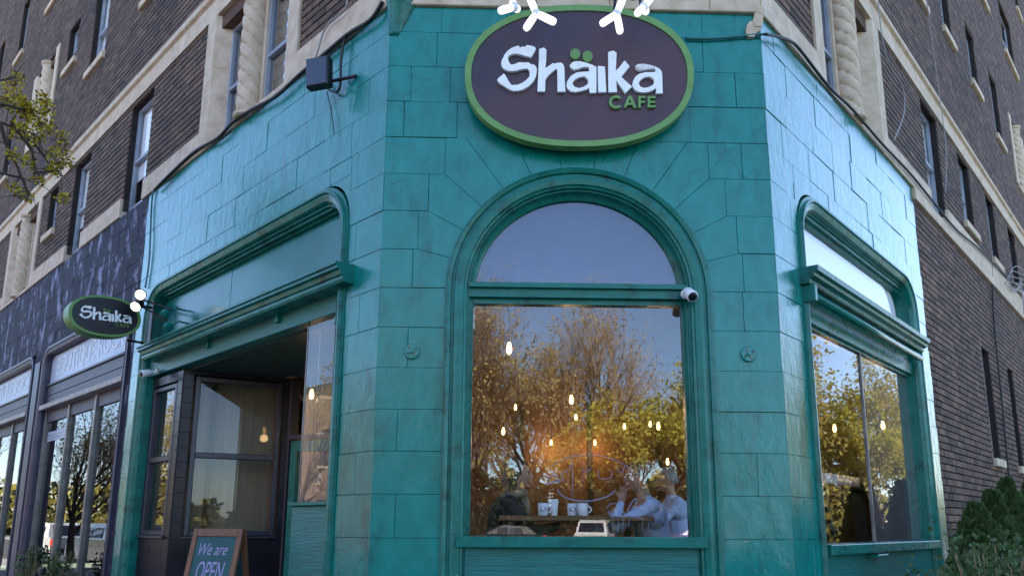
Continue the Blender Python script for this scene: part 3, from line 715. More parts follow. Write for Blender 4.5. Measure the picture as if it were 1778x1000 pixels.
def band(fr, u0, u1, z0, z1, o0, o1, parent, rnd, ln=1.1, name='stone_band', prof=None):
    x = u0
    while x < u1-1e-3:
        y = min(u1, x+ln*rnd.uniform(.7, 1.2))
        if u1-y < .3: y = u1
        if prof: cornice(fr, x+.0015, y-.0015, [(o, z) for o, z in prof], name, parent, 'limestone')
        else: MB().bevbox(fr, x+.0015, y-.0015, z0, z1, o0, o1+rnd.uniform(-.002, .002), .006).build(name, 'limestone', parent)
        x = y
rb = random.Random(5)
Z1a, Z1b = 5.50, 6.85                                   # first floor panels between the bands
UB = [(-.2, 6.85), (.02, 6.85), (.02, 7.08), (.055, 7.10), (.06, 7.15), (.03, 7.23), (-.2, 7.23)]
def side(fr, end, bays, wins1, wins2, wins3, teal_end, nm):
    wl = link(nm, None, fr.p(end/2, 5.2, 0), apt); wins3 = wins3+[(a_, b_, c_+3.05, min(d_+3.05, 16.2)) for a_, b_, c_, d_ in wins3]
    # lower band: broken where a window or bay comes down through it
    cuts = sorted([(b[0]+.2, b[1]-.2) for b in bays]+[(w_[0], w_[1]) for w_ in wins1 if w_[2] < 5.5]); x = 0.
    for c, d in cuts:
        if c > x: band(fr, x, c, 5.235, Z1a, -.2, .025, wl, rb)
        x = d
    band(fr, x, end, 5.235, Z1a, -.2, .025, wl, rb)
    band(fr, 0, end, 0, 0, 0, 0, wl, rb, prof=UB)
    h1 = [(b[0], b[1], 0, 9) for b in bays]+[(w_[0], w_[1], w_[2], w_[3]) for w_ in wins1]
    brick_field(fr, 0, end, Z1a, Z1b, h1, wl, rb)
    for b in bays: bay(fr, b[0], b[1], 5.26, 6.85, wl, rb)
    for w_ in wins1: apt_window(fr, *w_, wl, rb, sill=w_[2] > 5.5)
    h2 = [tuple(w_[:4]) for w_ in wins2+wins3]+[(b[0]+.2, b[1]-.2, 8.35, 9.95) for b in bays[1:]]
    brick_field(fr, 0, end, 7.23, ROOFZ, h2, wl, rb)
    for w_ in wins2+wins3: apt_window(fr, *w_[:4], wl, rb)
    for b in bays[1:]: bay(fr, b[0]+.2, b[1]-.2, 8.35, 9.95, wl, rb)
    band(fr, 0, end, ROOFZ, ROOFZ+.3, -.3, .06, wl, rb, 1.6, 'coping')
    return wl
wins1L = [(5.02, 5.78, 5.33, 6.80), (7.42, 8.16, 5.36, 6.80), (9.02, 9.50, 6.02, 6.80), (13.2, 13.75, 5.36, 6.78), (15.4, 15.95, 5.36, 6.78), (17.4, 17.9, 5.36, 6.78)]
wins2L = [(5.02, 5.78, 8.42, 9.85), (7.40, 8.14, 8.42, 9.85), (9.02, 9.60, 9.12, 9.92), (13.2, 13.75, 8.42, 9.85), (15.4, 15.95, 8.42, 9.85)]
wins3L = [(2.1, 2.7, 11.4, 12.8), (5.02, 5.60, 11.4, 12.8), (7.40, 7.98, 11.4, 12.8), (9.02, 9.45, 11.9, 12.75), (11.0, 11.55, 11.4, 12.8), (13.4, 13.98, 11.4, 12.8), (15.6, 16.1, 11.4, 12.8)]
left_up = side(L, LEND, [(1.38, 3.42), (9.93, 12.0)], wins1L, wins2L, wins3L, 4.8, 'left_upper_wall')
wins1R = [(4.87, 5.66, 5.40, 6.82), (6.80, 7.50, 5.70, 6.84), (8.66, 9.28, 5.66, 6.84), (10.5, 11.15, 5.66, 6.84), (15.2, 15.75, 5.4, 6.8), (17.4, 17.95, 5.4, 6.8)]
wins2R = [(5.1, 5.75, 8.62, 10.05), (6.85, 7.45, 8.90, 10.05), (8.70, 9.35, 8.90, 10.05), (10.6, 11.3, 8.68, 10.05), (15.2, 15.8, 8.6, 10.05), (17.4, 18., 8.6, 10.05)]
wins3R = [(5.1, 5.75, 11.7, 13.0), (6.9, 7.5, 11.85, 13.0), (8.75, 9.35, 11.85, 13.0), (10.8, 11.4, 11.85, 13.0), (13.2, 14.6, 11.85, 13.2), (16.4, 17., 11.7, 13.0)]
right_up = side(R, REND, [(1.15, 3.16), (12.2, 14.2)], wins1R, wins2R, wins3R, 4.03, 'right_upper_wall')
# front upper wall
fu = link('front_upper_wall', None, (0, 0, 5.2), apt)
band(F, XL, XR, 5.235, Z1a, -.2, .03, fu, rb, .9); band(F, XL, XR, 0, 0, 0, 0, fu, rb, .9, prof=UB)
brick_field(F, XL, XR, Z1a, Z1b, [(-.5, .5, 5.5, 6.78)], fu, rb); brick_field(F, XL, XR, 7.23, ROOFZ, [(-.45, .45, 8.4, 9.85), (-.45, .45, 11.4, 12.8)], fu, rb)
for w_ in ((-.5, .5, 5.5, 6.78), (-.45, .45, 8.4, 9.85), (-.45, .45, 11.4, 12.8)): apt_window(F, *w_, fu, rb, sill=w_[2] > 6)
band(F, XL, XR, ROOFZ, ROOFZ+.3, -.3, .06, fu, rb, 1.5, 'coping')
# brick ground floor beyond the cafe on the right
rg = link('right_ground_wall', None, R.p(10, 0, 0), apt)
lowwin = [(6.93, 7.40, 2.25, 3.88), (8.74, 9.17, 2.25, 3.88), (10.9, 11.35, 2.25, 3.88), (13.5, 14.1, 1.6, 3.8), (16.5, 17.1, 1.6, 3.8)]
Bz0, Bz1, Bu = 1.04, 4.64, 5.26
brick_field(R, 4.032, REND, 0, 5.08, lowwin, rg, rb, 0., skip=(0, Bu, Bz0, Bz1))
band(R, 4.035, REND, 5.085, 5.232, -.2, .035, rg, rb, 1.3)
bm_ = MB(); bm_.box(Fr((0, 0, 0), (1, 0, 0), (0, -1, 0)), 0, BL-.008, 0, CH-.008, -.012, 0); bme = None
cnt = 0
for k in range(int(Bz0/CH), int(Bz1/CH)+1):
    z = k*CH; x = 4.032-(k % 2)*.5*BL
    if not (Bz0 <= z < Bz1): continue
    while x < Bu-.01:
        p, q = max(x, 4.036), min(x+BL, Bu)
        if q-p > .03 and cnt < 300:
            full = abs(q-p-BL) < .002
            if full and bme is not None:
                o = R.p((p+q)/2, z+.007, -.006+rb.uniform(-.002, .002)); link('brick', bme, o, rg, rotz=R.rotz())
            elif full:
                lf = Fr((0, 0, 0), (1, 0, 0), (0, -1, 0)); mb = MB().bevbox(lf, -BL/2+.0015, BL/2-.0015, 0, CH-.014, -.014, .006, .002)
                ob = mb.build('brick', 'brick_each', None); bme = ob.data; bpy.data.objects.remove(ob)
                link('brick', bme, R.p((p+q)/2, z+.007, -.006), rg, rotz=R.rotz())
            else: MB().bevbox(R, p+.0015, q-.0015, z+.007, z+CH-.007, -.019, rb.uniform(-.001, .001), .002).build('brick', 'brick_each', rg)
            cnt += 1
        x += BL
for w_ in lowwin: apt_window(R, *w_, rg, rb, fm='win_white' if w_[0] < 7 else 'win_frame')
# shell behind so that the building is solid: roof and rear walls
rf = [wp(L, LEND, -.26), wp(L, 0.1, -.26), wp(R, .1, -.26), wp(R, REND, -.26), (3, 36)]
MB().prism(GF, rf, ROOFZ-.3, ROOFZ-.02).build('roof', 'roof_tar', apt)
a_, b_, c_ = Vector(rf[3]), Vector(rf[4]), Vector(rf[0])
def slab(p, q, z0, z1, t=.3):
    d = (q-p).normalized(); n = Vector((-d.y, d.x)); return MB().prism(GF, [tuple(p), tuple(q), tuple(q+n*t), tuple(p+n*t)], z0, z1)
slab(a_, b_, 0, ROOFZ).build('rear_wall', 'house_brown', apt); slab(b_, c_, 0, ROOFZ).build('rear_wall', 'house_brown', apt)
MB().prism(GF, [wp(L, LEND, -.3), wp(L, 0, -.3), wp(R, 0, -.3), wp(R, REND, -.3), (3, 36)], 4.6, 4.75).build('floor_slab', 'roof_tar', apt)

# ================================================================== ROCK SHOP NEXT DOOR (left)
shop = thing('rock_shopfront', 'shopfront in flaking purple paint beside the teal cafe', 'shopfront', L.p(8.6, 0, 0))
NB = [(4.93, 8.55), (9.08, 12.7)]                       # two bays
ph = [(a, b, -1, 3.92) for a, b in NB]
pw_ = MB()
for q in decompose(4.81, 13.2, 0, 5.232, ph): pw_.box(L, *q, -.28, -.007)
pwall = pw_.build('wall', 'purple_trim', shop)
block_rows(L, 4.81, 13.2, 3.262, 5.232, ph, 'purple', pwall, rnd, None, .5, .9)
block_rows(L, 4.81, 13.2, 0, 3.262, ph, 'purple', pwall, rnd, None, .5, .9)
MB().box(L, 13.21, LEND, 0, 5.232, -.28, .0).build('wall', 'purple', shop)
SP = [(0, -.14), (0, -.01), (.02, .02), (.05, .03), (.07, .015), (.09, .03), (.12, .03), (.12, -.02)]
for bi, (a, b) in enumerate(NB):
    sb = link('shop_bay', None, L.p((a+b)/2, 0, 0), shop)
    moulding(L, a+.12, b-.12, 0, 3.80, .14, SP, 'surround', 'purple_trim', sb, 5)
    sg_ = MB().box(L, a+.13, b-.13, 3.36, 3.79, -.14, -.07).build('fascia_sign', 'fascia_sign', sb)
    t_ = MB(); tl = 'BOUTIQUE ROCK'; put_text(t_, L, tl, b-.42, a+.42, 3.42, 3.73, -.066)
    t_.build('lettering', 'sign_white', sb, kind='stuff')
    MB().bevbox(L, a+.13, b-.13, 3.325, 3.358, -.14, -.03).build('sign_ledge', 'purple_trim', sb)
    for i in range(2): MB().bevbox(L, a+.13, b-.13, 3.03+.148*i, 3.03+.148*(i+1)-.004, -.14, -.055+.002*i, .005).build('siding_board', 'siding', sb)
    MB().bevbox(L, a+.11, b-.11, 2.955, 3.027, -.14, .03).build('flashing', 'flashing', sb)
    n = 3; x0, x1 = a+.13, b-.13; w_ = (x1-x0)/n
    MB().box(L, x0, x1, 2.78, 2.953, -.13, -.085).build('head_panel', 'siding', sb)
    for i in range(n+1):
        u = x0+i*w_; MB().bevbox(L, max(x0, u-.03), min(x1, u+.03), .42, 2.954, -.14, -.06).build('post', 'alu', sb)
    for i in range(n): MB().box(L, x0+i*w_+.028, x0+(i+1)*w_-.028, .44, 2.79, -.115, -.109).build('pane', 'glass_shop', sb)
    MB().bevbox(L, x0, x1, .36, .42, -.14, -.03).build('sill', 'alu', sb); MB().bevbox(L, x0, x1, 0, .359, -.14, -.06).build('stall_riser', 'siding', sb)
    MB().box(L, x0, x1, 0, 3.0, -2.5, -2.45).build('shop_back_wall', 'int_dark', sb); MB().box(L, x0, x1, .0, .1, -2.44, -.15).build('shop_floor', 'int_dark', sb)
    if bi == 0:
        MB().box(L, x1-.98, x1-.08, 2.49, 2.63, -.1085, -.1065).build('window_strip', 'fascia_sign', sb)
        m_ = MB()
        for k in range(10):
            for z_ in (2.525, 2.565): m_.box(L, x1-.93+.085*k, x1-.93+.085*k+rnd.uniform(.02, .05), z_, z_+rnd.uniform(.012, .026), -.1064, -.1058)
        m_.build('worn_lettering', 'frame_dark', sb, kind='stuff')
pp = MB()
for a, b, o in ((8.62, 9.02, .012), (8.68, 8.96, .03)): pp.bevbox(L, a, b, 0, 3.75, -.02, o)
pp.build('pilaster', 'purple_trim', shop)
MATS['teal'].node_tree.nodes['Principled BSDF'].inputs['Coat IOR'].default_value = 1.42
MATS['scratch'].node_tree.nodes['Principled BSDF'].inputs['Alpha'].default_value = .33
MATS['pane_dark'].node_tree.nodes['Principled BSDF'].inputs['IOR'].default_value = 3.0
def at_z(x, y, z):
    d = ray(x, y); return CAM+d*((z-CAM.z)/d.z)

# ================================================================== CAFE SIGNS
GA = lambda pts: [(x/9.094+855, y/9.094+70) for x, y in pts]
GB = lambda pts: [(x/7.694+1005, y/7.694+70) for x, y in pts]
LET = []
LET.append(('S', GA([(75,625),(120,575),(150,560),(165,535),(190,535),(215,575),(250,640),(300,710),(340,710),(400,705),(480,670),(540,625),(580,580),(590,530),(585,480),(560,455),(520,450),(450,460),(380,480),(310,490),(250,485),(190,460),(150,420),(138,360),(150,310),(175,270),(185,240),(230,180),(300,125),(400,88),(420,95),(435,120),(470,105),(525,105),(535,80),(600,88),(660,105),(685,130),(665,185),(620,255),(600,270),(540,255),(470,235),(400,215),(330,215),(280,230),(250,260),(248,310),(265,355),(295,390),(350,380),(420,350),(500,355),(570,352),(600,378),(660,390),(690,420),(703,460),(695,540),(670,610),(620,680),(560,735),(480,780),(400,800),(330,802),(270,780),(190,730),(110,680)]), [], 'w'))
LET.append(('h', GA([(738,140),(780,130),(810,118),(855,155),(850,300),(838,445),(890,410),(960,360),(975,375),(1020,360),(1090,358),(1120,385),(1135,430),(1140,560),(1145,680),(1155,815),(1028,815),(1028,640),(1025,460),(1000,460),(930,510),(880,560),(838,610),(835,720),(830,812),(712,812),(720,640),(728,440),(735,300)]), [], 'w'))
LET.append(('a', [(989.2,113.4),(995.8,107.4),(1005,106.6),(1016.7,109),(1028.4,112.9),(1035.5,116.8),(1035.7,135),(1035.5,161.6),(1023.8,161.6),(1023.2,153.6),(1014,157),(1005,159.2),(999,160.2),(991.4,159.1),(985.9,154.7),(983.4,148.1),(984.8,141.5),(991.4,132.1),(1001.3,126.1),(1012.2,125),(1023.2,124.4),(1022.5,117),(1012.8,116.8),(1005,119.4),(996.9,121.1),(991.9,118.4)],
            [[(994.1,143.1),(998,138.2),(1004.5,134.9),(1013.3,132.7),(1018,135),(1021.9,140.2),(1020,146.7),(1012.8,151.5),(1005,153.4),(998,151.2),(995,148)]], 'w'))
LET.append(('i', GB([(255,345),(350,355),(358,520),(368,695),(260,697),(256,520)]), [], 'w'))
LET.append(('k', GB([(395,160),(460,142),(505,170),(500,300),(495,410),(540,365),(612,272),(678,350),(640,400),(565,490),(640,560),(712,620),(620,708),(560,620),(500,540),(505,620),(512,695),(398,697),(395,500)]), [], 'w'))
LET.append(('a', GB([(757,345),(790,322),(870,318),(960,335),(1030,358),(1080,385),(1108,420),(1115,480),(1118,600),(1122,712),(1032,712),(1032,640),(990,670),(920,695),(850,700),(780,685),(735,650),(716,600),(725,545),(755,490),(810,450),(880,432),(960,430),(1025,425),(1025,385),(960,385),(880,395),(810,405),(770,385)]),
            [GB([(800,575),(825,530),(880,495),(945,487),(1000,515),(1012,555),(990,600),(930,630),(870,640),(820,620)])], 'w'))
def ell(cx, cy, a, b, n=14): return [(cx+a*math.cos(2*math.pi*k/n), cy+b*math.sin(2*math.pi*k/n)) for k in range(n)]
LET.append(('dot', GA(ell(1308, 213, 80, 84)), [], 'g')); LET.append(('dot', GB(ell(120, 212, 68, 74)), [], 'g'))
LET.append(('C', GB([(500+95*math.cos(math.radians(t)), 822+88*math.sin(math.radians(t))) for t in range(38, 323, 15)]+[(500+60*math.cos(math.radians(t)), 822+55*math.sin(math.radians(t))) for t in range(322, 37, -15)]), [], 'g'))
LET.append(('A', GB([(600,898),(665,738),(705,738),(772,898),(735,898),(720,862),(650,862),(635,898)]), [GB([(685,782),(706,832),(664,832)])], 'g'))
LET.append(('F', GB([(797,740),(892,740),(892,770),(830,770),(830,805),(885,805),(885,835),(830,835),(830,898),(797,898)]), [], 'g'))
LET.append(('E', GB([(922,742),(1028,742),(1028,772),(955,772),(955,805),(1022,805),(1022,835),(955,835),(955,865),(1028,865),(1028,896),(922,896)]), [], 'g'))
SC = (1006., 131.5); SA, SB = 199., 123.
def sup(cx, cy, a, b, n=72, e=2.25):
    out = []
    for k in range(n):
        t = 2*math.pi*k/n; c, s = math.cos(t), math.sin(t); out.append((cx+a*math.copysign(abs(c)**(2/e), c), cy+b*math.copysign(abs(s)**(2/e), s)))
    return out
SO = .135
cx_, cz_ = on(F, *SC, SO)
sign = thing('oval_sign', 'large plum oval cafe sign with green rim and raised white letters above the arched window', 'sign', F.p(cx_, cz_-.6, .1))
fm = lambda pts, o=SO: [on(F, x, y, o) for x, y in pts]
outer, inner = fm(sup(*SC, SA, SB)), fm(sup(SC[0], SC[1], SA-11., SB-10.))
MB().prism(F, outer, .065, SO, [inner]).build('rim', 'sign_green', sign)
MB().prism(F, fm(sup(SC[0], SC[1], SA-10.6, SB-9.6)), .066, SO-.010).build('board', 'sign_plum', sign)
MB().prism(F, fm(sup(SC[0], SC[1], SA*.6, SB*.6)), .0, .0655).build('mounting', 'black', sign)
for nm, pl, hl, c in LET:
    MB().prism(F, fm(pl, .150), SO-.009, .150 if c == 'w' else .146, [fm(h, .150) for h in hl]).build('letter' if nm != 'dot' else 'umlaut_dot', 'letter_white' if c == 'w' else 'sign_green', sign)
MB().prism(F, fm(GB([(765,347),(795,328),(870,324),(960,340),(1015,360),(1015,378),(960,380),(880,388),(810,398),(775,380)]), .1515), .1503, .1515).build('dirt_streak', 'letter_dirty', sign)
# blade sign on the left
bs0 = on(L, 240, 551, .15)[0]
BS = Fr(L.p(bs0, 0, 0), (S2, S2, 0), (S2, -S2, 0))
def onb(x, y): return on(BS, x, y)
bcu, bcz = onb(176, 551); bl_, _z = onb(113.5, 548); br_, _z2 = onb(240, 554); A_ = (br_-bl_)/2; bcu = (bl_+br_)/2; B_ = A_*.62
blade = thing('blade_sign', 'small oval cafe sign with green rim projecting from the wall between teal and purple', 'sign', BS.p(bcu, bcz-B_, 0))
rt = math.radians(5.5)
def bmap(pts, k=1.):
    out = []
    for x, y in pts:
        a, b = (x-SC[0])/SA*A_*k, -(y-SC[1])/SB*B_*k; out.append((bcu+a*math.cos(rt)-b*math.sin(rt), bcz+a*math.sin(rt)+b*math.cos(rt)))
    return out
MB().prism(BS, bmap(sup(*SC, SA, SB)), -.085, .085).build('box', 'sign_green', blade)
for sg in (1, -1):
    ring = MB().prism(BS, bmap(sup(*SC, SA, SB)), sg*.0855, sg*.093, [bmap(sup(SC[0], SC[1], SA*.915, SB*.9))]); ring.build('rim', 'sign_green', blade)
    MB().prism(BS, bmap(sup(SC[0], SC[1], SA*.914, SB*.899)), sg*.0855, sg*.089).build('face', 'sign_dark', blade)
for nm, pl, hl, c in LET:
    MB().prism(BS, bmap(pl), .0893, .092, [bmap(h) for h in hl]).build('letter' if nm != 'dot' else 'umlaut_dot', 'letter_white' if c == 'w' else 'sign_green_face', blade)
for dz in (.22, -.2): MB().tube([L.p(bs0, bcz+dz, .0), BS.p(br_-.1, bcz+dz, 0)], .014, 8).build('bracket', 'black_metal', blade)
MB().bevbox(L, bs0-.05, bs0+.05, bcz-.3, bcz+.3, 0.004, .02).build('wall_plate', 'black_metal', blade)

# lamps over the oval sign
def tri_lamp(hub, lobes, arm, label):
    h = at_y(*hub, -.42); t = thing('sign_lamp', label, 'lamp', h, 'three-armed lamps over the oval sign')
    MB().lathe([(.012, -.05), (.026, -.04), (.03, 0), (.02, .02), (.004, .03)], h, (0, -.6, -.8), 12).build('hub', 'white_plastic', t, smooth=True)
    for lx, ly, dy in lobes:
        e = at_y(lx, ly, -.42+dy); d = (e-h); mb = MB()
        mb.tube([h+d*k for k in (.1, .16, .3, .6, .85, .96, 1.0)], [.020, .024, .026, .027, .027, .022, .010], 10); mb.build('light_arm', 'led', t, smooth=True)
    MB().tube([h+Vector((0, .03, .03)), h+Vector((0, .1, .10)), Vector((arm, -.2, 5.30)), Vector((arm, -.02, 5.32))], .011, 8).build('bracket', 'black_metal', t, smooth=True)
tri_lamp((931, 24), [(912, 52, -.02), (965, 40, -.02), (918, -8, .03)], -.32, 'three-armed white lamp over the letter S of the oval sign')
tri_lamp((1071, 25), [(1043, 43, -.02), (1077, 58, -.02), (1083, -6, .03)], .30, 'three-armed white lamp over the letter k of the oval sign')
tri_lamp((893, 13), [(866, 20, -.05), (890, 4, .1), (899, 17, .08)], -.46, 'white lamp turned sideways over the left shoulder of the oval sign')
tri_lamp((1118, 13), [(1105, 25, -.05), (1131, -4, .0), (1122, 22, .1)], .46, 'white lamp turned sideways over the right shoulder of the oval sign')
# spotlights by the blade sign
def spot(px, axis, label):
    u, z = on(L, *px, .30); p = L.p(u, z, .30); ax = Vector(axis).normalized(); t = thing('spotlight', label, 'lamp', p, 'round spotlights beside the blade sign')
    MB().lathe([(.025, -.12), (.038, -.11), (.046, -.06), (.060, 0), (.063, .012), (.056, .012)], p, ax, 18).build('housing', 'black_metal', t, smooth=True)
    MB().lathe([(.054, .004), (.05, .016), (.025, .022), (.001, .024)], p, ax, 18).build('lens', 'lamp_face', t, smooth=True)
    MB().tube([p-ax*.1, p-ax*.14+Vector((0, 0, -.05)), L.p(u-.12, z-.12, .01)], .01, 6).build('bracket', 'black_metal', t)
spot((244, 512), (.25, -.9, -.25), 'upper round spotlight glowing beside the oval blade sign')
spot((236, 532), (-.05, -.75, -.55), 'lower round spotlight glowing at the edge of the oval blade sign')

# ================================================================== SMALL THINGS ON THE WALLS
def camera_thing(p, axis, wallp, label):
    ax = Vector(axis).normalized(); t = thing('security_camera', label, 'camera', p)
    MB().lathe([(.012, -.085), (.03, -.08), (.038, -.06), (.04, 0), (.042, .03), (.036, .034)], p, ax, 16).build('body', 'white_plastic', t, smooth=True)
    MB().lathe([(.034, .030), (.033, .040), (.012, .041), (.001, .039)], p, ax, 16).build('lens', 'lens', t, smooth=True)
    d = (Vector(wallp)-p); MB().tube([p-ax*.06, p-ax*.07+d*.5, wallp], .012, 8).build('arm', 'white_plastic', t, smooth=True)
    MB().lathe([(.035, 0), (.035, .012), (.02, .02)], wallp, -d.normalized(), 14).build('base', 'white_plastic', t)
u, z = on(F, 1199, 513, .06); camera_thing(F.p(u, z, .07), (.15, -.8, -.6), F.p(u-.02, z+.035, -.012), 'white security camera at the end of the transom bar of the arched window')
u, z = on(L, 255, 649, .06); camera_thing(L.p(u, z, .09), (-.55, -.7, -.3), L.p(u-.1, z+.03, -.02), 'white security camera under the cornice at the entrance')
def plate(x, y, label):
    u, z = on(F, x, y, .01); t = thing('anchor_plate', label, 'anchor plate', F.p(u, z, 0), 'round tie-rod plates on the front wall')
    MB().lathe([(.056, 0), (.056, .010), (.050, .016), (.001, .017)], F.p(u, z, .004), (0, -1, 0), 24).build('disc', 'teal', t)
    MB().lathe([(.017, 0), (.015, .018)], F.p(u, z, .019), (0, -1, 0), 6).build('nut', 'teal', t)
    for k in range(4):
        a = math.radians(30+90*k); MB().lathe([(.008, 0), (.007, .004)], F.p(u+.032*math.cos(a), z+.032*math.sin(a), .0205), (0, -1, 0), 8).build('bolt_hole', 'copper' if k % 2 else 'black', t)
plate(715, 610, 'round painted anchor plate on the front wall between left window and arch')
plate(1300, 615, 'round painted anchor plate on the front wall between arch and right window')
# floodlight
u, z = on(L, 553, 127, .20); fp_ = L.p(u, z, .20); nn = Vector((-.30, -.95, -.10)).normalized(); uu = Vector((-nn.y, nn.x, 0)).normalized()
FLD = Fr(fp_, uu, nn); FLD.p = lambda a, b, o=0., _u=uu, _n=nn, _p=fp_: _p+_u*a+_n.cross(_u)*(-b)*-1+_n*o
fl_ = thing('floodlight', 'black square floodlight box under the stone band left of the oval sign', 'lamp', fp_)
MB().bevbox(FLD, -.10, .10, -.12, .12, -.05, .03, .008).build('housing', 'black_metal', fl_); MB().box(FLD, -.088, .088, -.108, .108, .0305, .033).build('glass', 'flood_glass', fl_)
MB().tube([fp_-nn*.04, fp_-nn*.1+Vector((.05, 0, -.02)), L.p(u-.25, z-.05, .01)], .014, 8).build('arm', 'black_metal', fl_)
def cable(name, fr, pts, r, m, label, o=.02, n=6):
    P = [fr.p(*on(fr, x, y, o), o) if not callable(fr) else fr(x, y) for x, y in pts]
    # smooth a little
    Q = []
    for i in range(len(P)-1):
        a, b = P[i], P[i+1]; a0 = P[max(0, i-1)]; b1 = P[min(len(P)-1, i+2)]
        for k in range(5):
            t = k/5; Q.append(.5*((2*a)+(b-a0)*t+(2*a0-5*a+4*b-b1)*t*t+(3*a-a0-3*b+b1)*t**3))
    Q.append(P[-1]); return MB().tube(Q, r, n).build(name, m, None, smooth=True, label=label, cat='cable')
cable('wall_cable', L, [(664, 3), (655, 20), (640, 38), (604, 60), (560, 97), (520, 130), (480, 167), (440, 189), (405, 212), (378, 240), (340, 262), (300, 298), (268, 330)], .016, 'cable', 'thick black cable along the stone band above the left wall', .045)
cable('wall_cable', L, [(604, 58), (597, 75), (592, 110), (591, 145), (585, 160), (570, 155), (563, 140)], .010, 'cable', 'black cable looping down beside the floodlight', .04)
cable('wall_cable', L, [(568, 160), (573, 185), (577, 205), (580, 232)], .004, 'cable', 'thin loose wire dangling below the floodlight', .03)
cable('wall_cable', L, [(603, 0), (600, 15), (585, 30), (572, 40), (560, 60), (553, 85), (548, 100)], .008, 'cable_pale', 'pale twisted wires hanging over the stone band by the floodlight', .06)
cable('wall_cable', L, [(268, 330), (264, 345), (262, 380), (259, 450), (252, 500)], .010, 'cable_teal', 'teal painted cable running down the end of the left wall', .02)
cable('wall_cable', F, [(1190, 67), (1220, 68), (1260, 66), (1300, 62), (1328, 60)], .011, 'cable_teal', 'teal painted cable leaving the oval sign to the right corner', .02)
cable('wall_cable', R, [(1329, 60), (1350, 64), (1372, 72), (1390, 88), (1440, 152), (1480, 190), (1530, 248), (1581, 302), (1620, 350), (1660, 398), (1700, 432), (1745, 478), (1775, 505)], .013, 'cable', 'black cable sagging along the stone band of the right wall', .05)
cable('wall_cable', R, [(1524, -5), (1531, 60), (1545, 115), (1566, 150), (1570, 195), (1552, 245)], .007, 'cable_pale', 'pale wire hanging in a loop across the brick panel beside the stone pier', .08)
cable('wall_cable', R, [(1608, -5), (1622, 100), (1636, 200), (1643, 260), (1642, 335)], .006, 'cable_pale', 'pale wire dropping straight down across the upper right stone band', .09)
cable('wall_cable', R, [(1722, 455), (1726, 560), (1740, 700), (1753, 840)], .012, 'cable', 'black conduit running down the brown brick wall between two narrow windows', .02)
for i in range(4):
    cable('wall_cable', R, [(1778, 470+8*i), (1764-6*i, 462+9*i), (1752, 480+6*i), (1758+5*i, 505), (1772, 498-5*i), (1778, 520+9*i)], .006, 'cable_pale', 'tangled pale wires hanging from the right stone band', .07).__setitem__('group', 'tangled wires')
# two small painted fixtures inside the left transom
for i, (x, y) in enumerate(((287, 545), (292, 568))):
    u, z = on(L, x, y, .05); t = thing('wall_fixture', ('upper' if i == 0 else 'lower')+' small teal painted fixture at the left end of the transom panel', 'lamp', L.p(u, z, 0), 'pair of painted fixtures in the left transom')
    MB().lathe([(.02, -.06), (.045, -.03), (.05, .03), (.03, .04)], L.p(u, z, .05), (-.3, -.6, -.7), 8).build('shade', 'trim', t); MB().tube([L.p(u, z+.03, .02), L.p(u-.06, z+.07, -.03), L.p(u-.08, z+.06, -.12)], .012, 6).build('arm', 'trim', t)

# ================================================================== CHALKBOARD, CHAIRS, PLANTERS
tc = at_z(382, 918, 1.262); nrm = Vector((-.35, -.94, 0)).normalized(); up_ = Vector((0, 0, 1)); side_ = Vector((-nrm.y, nrm.x, 0)).normalized()
cb = thing('chalkboard_sign', 'wooden A-frame chalkboard reading We are OPEN in pink chalk at the entrance', 'sign', Vector((tc.x, tc.y, 0)))
HW, HT = .235, 1.262
class TF:                                              # leaning panel frame
    def __init__(s, sg): s.N = (nrm*sg*math.cos(.2)+up_*math.sin(.2)).normalized(); s.Z = (up_*math.cos(.2)-nrm*sg*math.sin(.2)).normalized(); s.U = side_; s.O = Vector((tc.x, tc.y, HT))
    def p(s, u, z, o=0.): return s.O+s.U*u+s.Z*z+s.N*o
FR_, BK_ = TF(1), TF(-1); ln = HT/math.cos(.2)
def leaf_frame(T):
    for a, b in ((-HW, -HW+.045), (HW-.045, HW)): MB().bevbox(T, a, b, -ln, 0, 0.0, .022, .003).build('leg', 'frame_wood', cb)
    MB().bevbox(T, -HW+.046, HW-.046, -.062, -.001, 0.001, .021, .003).build('top_rail', 'frame_wood', cb); MB().bevbox(T, -HW+.046, HW-.046, -1.0, -.94, 0.001, .021, .003).build('bottom_rail', 'frame_wood', cb)
    return MB().box(T, -HW+.046, HW-.046, -.94, -.063, .004, .012).build('slate', 'slate', cb)
sl = leaf_frame(FR_); leaf_frame(BK_)
ch = MB(); put_text(ch, FR_, 'We are', -.145, .125, -.205, -.115, .0135, .35); ch.build('chalk_lettering', 'chalk_pink', sl)
ch = MB(); put_text(ch, FR_, 'OPEN', -.13, .13, -.40, -.255, .0135, .2); ch.build('chalk_lettering', 'chalk_pink', sl)
ch = MB()
for sg in (-1, 1):
    for k in range(6): ch.tube([FR_.p(sg*.175, -.40-.035*k, .0135), FR_.p(sg*.15, -.37-.035*k, .0135)], .004, 4)
ch.build('chalk_doodle', 'chalk_teal', sl)
MB().tube([FR_.p(HW-.02, -.75, 0), BK_.p(HW-.02, -.75, 0)], .007, 6).build('stay', 'alu', cb)

